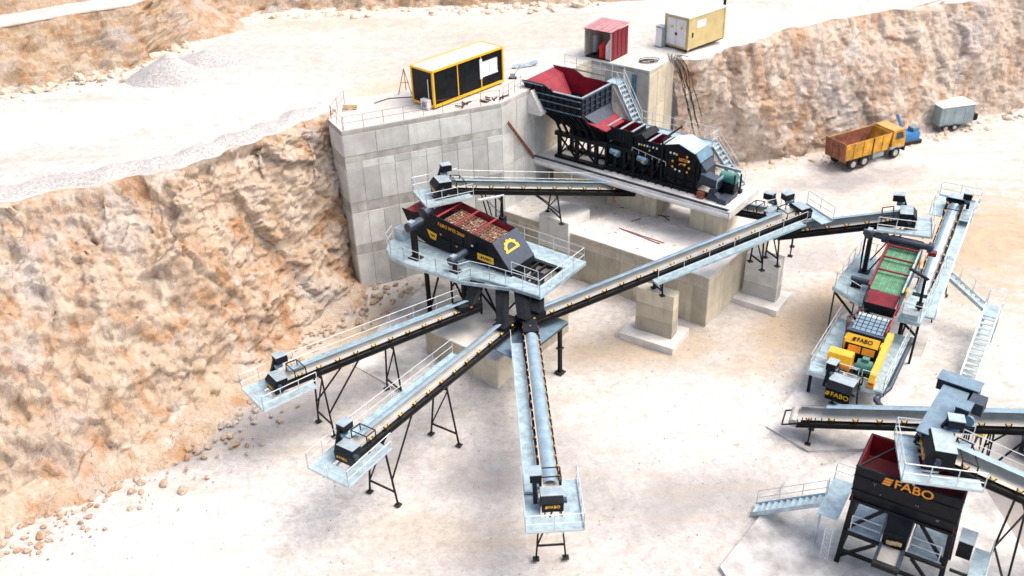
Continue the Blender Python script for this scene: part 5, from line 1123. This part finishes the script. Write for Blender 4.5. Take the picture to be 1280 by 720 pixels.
B(1.0, 1.75, -1.2, 1.9, 2.3, 2.37).build('deck_plate', 'grating', sd_); MB().rail([(1.7, -1.2, 2.37), (1.7, 1.9, 2.37)], .9, 1.5, .022, 0, False).build('railing', 'rail', sd_); B(.25, .9, .6, 1.5, 2.6, 3.6).build('drive_guard', 'black', sd_); B(.22, .93, .57, 1.53, 3.604, 3.65).build('guard_lid', 'galv', sd_); MB().bar((.2, 0, 2.2), (1.7, 0, 2.2), .12).build('beam', 'steel_black', sd_); MB().bar((1.6, 1.5, 0), (1.6, 1.5, 2.3), .12).build('post', 'steel_black', sd_); MB().bar((1.6, -1.0, 0), (1.6, -1.0, 2.3), .12).build('post', 'steel_black', sd_)
stB = thing('access_stair', 'galvanized stair and landing left of the big black hopper', 'stairs', HO, HAZ)
stair(stB, (-4.9, .95, 0), (-1.45, .95, 2.4), .85, (0, 1, 0), 11)
B(-1.45, -.4, .3, 3.3, 2.36, 2.42).build('landing', 'grating', stB); MB().rail([(-1.4, 1.9, 2.42), (-1.4, 3.25, 2.42), (-.45, 3.25, 2.42)], 1.1, 1.2, .026, 1, False).build('landing_rail', 'rail', stB)
for y in (.5, 3.1): MB().bar((-1.3, y, 0), (-1.3, y, 2.36), .09).build('post', 'galv', stB)
for k in range(6): MB().path([(-.35 , -.05, 2.2 - k * .32), (-.75, -.35, 2.2 - k * .32), (-.45, -.75, 2.2 - k * .32)], .02, 5).build('cage_hoop', 'rail', stB)
MB().bar((-.4, -.5, 0), (-.4, -.5, 2.4), .05).build('ladder_rail', 'rail', stB); MB().bar((-.75, -.5, .2), (-.75, -.5, 2.4), .05).build('ladder_rail', 'rail', stB)
# transfer conveyor crossing above
ta_ = at(1197, 488, 8.4); tb_ = at(1160, 552, 8.1)
tr, TP, TL = conveyor('short transfer conveyor crossing above the horizontal conveyor to the hopper', ta_, tb_, 1.05, (1,), None, None, head=False, tailbox=False, legs=(), name='belt_conveyor')
MB().prism([TP(.4, -.62, .34), TP(TL, -.62, .34), TP(TL, .62, .34), TP(.4, .62, .34)], (0, 0, .04)).build('cover_plate', 'steelblue', tr)
B(-.5, .3, -.95, .95, ta_.z - .1, ta_.z + .5).build('drive_guard', 'navy', tr); B(-.55, .35, -1.0, 1.0, ta_.z + .504, ta_.z + .55).build('guard_lid', 'steelblue', tr)
B(.35, 1.2, .75, 1.45, ta_.z - .2, ta_.z + .45).build('gearbox', 'navy', tr); B(1.9, 2.6, .5, 1.1, ta_.z + .35, ta_.z + .9).build('motor_box', 'navy', tr); B(1.86, 2.64, .46, 1.14, ta_.z + .904, ta_.z + .94).build('box_lid', 'steelblue', tr)
MB().tube((2.5, 1.15, ta_.z + .35), (2.62, 1.15, ta_.z + .35), .3, 14).build('pulley', 'steelblue', tr)
B(2.9, 3.4, .5, 1.0, ta_.z + .1, ta_.z + .6).build('motor_box', 'steelblue', tr)
for s in (-1, 1): MB().bar((1.2, s * .5, 0), (1.2, s * .5, ta_.z - .4), .16).build('leg', 'steel_black', tr)

# ------------------------------------------------------------------ vehicles and people
def wheel(par, x, y, z, r, wd, s):
    t_ = MB().tube((x, y, z), (x, y + s * wd, z), r, 18).build('wheel', 'rubber', par); MB().tube((x, y + s * (wd - .02), z), (x, y + s * (wd + .015), z), r * .55, 14).build('rim', 'gravel', t_)
tp = at(1073, 211, 0); tq = at(1113, 207, 0)
tk = thing('dump_truck', 'yellow dump truck with rusty tailgate parked below the pale rock face', 'dump truck', (tp.x - .55, tp.y + 1.05, .06), R(27)); tk.scale = (.98, .98, .98)
for x in (-.75, .65, 4.6):
    for s in (-1, 1): wheel(tk, x, s * (.85 if x < 4 else .92), .55, .55, .36, s)
B(-1.6, 5.4, -.45, .45, .75, 1.0).build('chassis', 'steel_black', tk)
sd0 = [(-1.9, 1.15), (3.4, 1.15), (3.75, 2.75), (-2.05, 2.75)]
for y in (-1.25, 1.19): MB().prism([(x, y, z) for x, z in sd0], (0, .06, 0)).build('tub_side', 'truck_yellow', tk)
MB().prism([(-1.9, -1.19, 1.15), (3.4, -1.19, 1.15), (3.4, 1.19, 1.15), (-1.9, 1.19, 1.15)], (0, 0, .06)).build('tub_floor', 'truck_rust', tk)
for y in (-1.185, 1.165): MB().prism([(x, y, z) for x, z in [(-1.88, 1.22), (3.38, 1.22), (3.7, 2.7), (-2.0, 2.7)]], (0, .02, 0)).build('tub_liner', 'truck_rust', tk)
MB().prism([(3.4, -1.19, 1.15), (3.75, -1.19, 2.75), (3.75, 1.19, 2.75), (3.4, 1.19, 1.15)], (.06, 0, 0)).build('headboard', 'truck_yellow', tk)
tg = MB().prism([(-1.92, -1.27, 1.0), (-2.12, -1.27, 2.9), (-2.12, 1.27, 2.9), (-1.92, 1.27, 1.0)], (-.07, 0, 0)).build('tailgate', 'truck_rust', tk)
for y in (-1.2, -.4, .4, 1.2): MB().bar((-2.02, y, 1.05), (-2.22, y, 2.85), .09, .08).build('gate_rib', 'truck_rust', tg)
for x in (-1.0, .2, 1.4, 2.6): MB().bar((x, -1.28, 1.2), (x + .03, -1.28, 2.72), .07, .07).build('tub_rib', 'truck_yellow' if x != 1.4 else 'steel_black', tk)
MB().prism([(4.0, -1.2, .95), (5.7, -1.2, .95), (5.75, -1.2, 1.9), (5.35, -1.2, 2.85), (4.0, -1.2, 2.85)], (0, 2.4, 0)).build('cab', 'truck_yellow', tk)
MB().prism([(5.77, -1.05, 1.95), (5.42, -1.05, 2.75), (5.42, 1.05, 2.75), (5.77, 1.05, 1.95)], (.02, 0, .01)).build('windscreen', 'glass', tk)
MB().prism([(4.4, -1.215, 1.9), (5.45, -1.215, 1.9), (5.2, -1.215, 2.6), (4.4, -1.215, 2.6)], (0, .01, 0)).build('side_window', 'navy', tk)
B(5.72, 5.9, -1.2, 1.2, .5, .95).build('bumper', 'steel_black', tk); B(1.8, 3.2, -1.1, -.5, .55, 1.0).build('fuel_tank', 'bluegrey', tk); B(3.85, 5.3, -1.25, -.85, 1.0, 1.2).build('mudguard', 'bluegrey', tk)
gp = at(1172, 166, 0); gq = at(1217, 160, 0); ga = math.atan2(gq.y - gp.y, gq.x - gp.x)
gt = thing('trailer_unit', 'blue grey box trailer with white top at the foot of the pale rock face', 'trailer', (gp.x, gp.y, .06), ga); gt.scale = (.92, .85, .80); GLn = (gq - gp).length
B(0, GLn, 0, 2.5, .75, 3.1).build('body', 'bluegrey', gt); B(-.05, GLn + .05, -.05, 2.55, 3.1, 3.18).build('roof', 'white', gt)
for k in range(3): B(.4 + k * 1.25, 1.4 + k * 1.25, -.03, -.002, 1.0, 2.8).build('door', 'bluegrey', gt)
for x in (.8, 1.9): wheel(gt, x, .1, .42, .42, .25, -1); wheel(gt, x, 2.4, .42, .42, .25, 1)
B(GLn, GLn + 1.2, .9, 1.6, .5, .75).build('drawbar', 'steel_black', gt); B(GLn + .4, GLn + 1.1, .7, 1.8, .75, 1.4).build('engine_cover', 'steel_black', gt)
dp = at(1133, 178, 0); bd = thing('blue_drill', 'small blue machine with raised boom behind the dump truck cab', 'machine', (dp.x, dp.y, .05), R(20))
B(-.9, .9, -.6, .6, .35, 1.1).build('body', 'blue_paint', bd); B(-1.1, 1.1, -.8, -.5, 0, .4).build('track', 'rubber', bd); B(-1.1, 1.1, .5, .8, 0, .4).build('track', 'rubber', bd); MB().bar((-.6, 0, 1.0), (-1.6, .2, 3.0), .22).build('boom', 'blue_paint', bd); B(.2, .9, -.4, .4, 1.1, 1.5).build('engine_cover', 'steelblue', bd)
# worker below the horizontal conveyor: one skinned figure
wp = at(1220, 560, 0)
me = bpy.data.meshes.new('person')
J = [(0, 0, .95), (0, 0, 1.2), (0, 0, 1.42), (0, .0, 1.52), (0, .02, 1.68), (-.11, 0, .9), (-.14, .05, .5), (-.17, .0, .09), (-.17, .16, .05), (.11, 0, .9), (.16, .12, .5), (.2, -.05, .09), (.2, .11, .05), (-.2, 0, 1.40), (-.27, .02, 1.12), (-.2, .2, .95), (.2, 0, 1.40), (.27, .02, 1.12), (.22, .2, .96)]
Ed = [(0, 1), (1, 2), (2, 3), (3, 4), (0, 5), (5, 6), (6, 7), (7, 8), (0, 9), (9, 10), (10, 11), (11, 12), (2, 13), (13, 14), (14, 15), (2, 16), (16, 17), (17, 18)]
Rd = [.16, .17, .15, .06, .11, .10, .075, .055, .04, .10, .075, .055, .04, .075, .055, .04, .075, .055, .04]
me.from_pydata(J, Ed, []); pe = bpy.data.objects.new('person', me); COL.objects.link(pe); pe.location = (wp.x, wp.y, -.02); pe.rotation_euler = (0, 0, R(160))
sk = pe.modifiers.new('skin', 'SKIN')
for v, r_ in zip(me.skin_vertices[0].data, Rd): v.radius = (r_, r_ * .85)
me.skin_vertices[0].data[0].use_root = True
pe.modifiers.new('sub', 'SUBSURF').levels = 1; pe.modifiers['sub'].render_levels = 2
mm, n, l, b = newmat('worker_clothes'); tc = n.new('ShaderNodeTexCoord'); sx = n.new('ShaderNodeSeparateXYZ'); l.new(tc.outputs['Object'], sx.inputs[0])
c = mixc(n, l, rng(n, l, sx.outputs[2], .93, .95), (.10, .085, .08), (.80, .60, .02)); c = mixc(n, l, rng(n, l, sx.outputs[2], 1.46, 1.48), c, (.5, .32, .22)); c = mixc(n, l, rng(n, l, sx.outputs[2], .10, .12), (.02, .02, .02), c); l.new(c, b.inputs['Base Color']); me.materials.append(mm)
tag(pe, 'person in yellow high visibility top standing below the horizontal conveyor', 'person')
hm = MB()
for k in range(5):
    for q in range(14): a = k / 4 * math.pi / 2; hm.v.append((.145 * math.cos(a) * math.cos(q * math.pi / 7), .02 + .165 * math.cos(a) * math.sin(q * math.pi / 7), 1.70 + .13 * math.sin(a)))
for k in range(4):
    for q in range(14): a = k * 14 + q; bq = k * 14 + (q + 1) % 14; hm.f.append((a, bq, bq + 14, a + 14))
hm.build('hard_hat', 'white', pe, True)
vp = at(1290, 552, 0); vh = thing('site_vehicle', 'dark vehicle with green glass cut off by the right edge', 'vehicle', (vp.x + .6, vp.y, 0), R(60))
for x in (-1.4, 1.4):
    for s in (-1, 1): wheel(vh, x, s * .8, .55, .55, .35, s)
MB().prism([(-2.2, -.95, .6), (2.2, -.95, .6), (2.2, -.95, 1.3), (.9, -.95, 1.5), (-2.2, -.95, 1.5)], (0, 1.9, 0)).build('body', 'bluegrey', vh); MB().prism([(-1.2, -.85, 1.5), (.9, -.85, 1.5), (.5, -.85, 2.4), (-1.0, -.85, 2.4)], (0, 1.7, 0)).build('cab_glass', 'greenglass', vh); B(-1.1, .6, -.9, .9, 2.4, 2.5).build('roof', 'galv', vh)
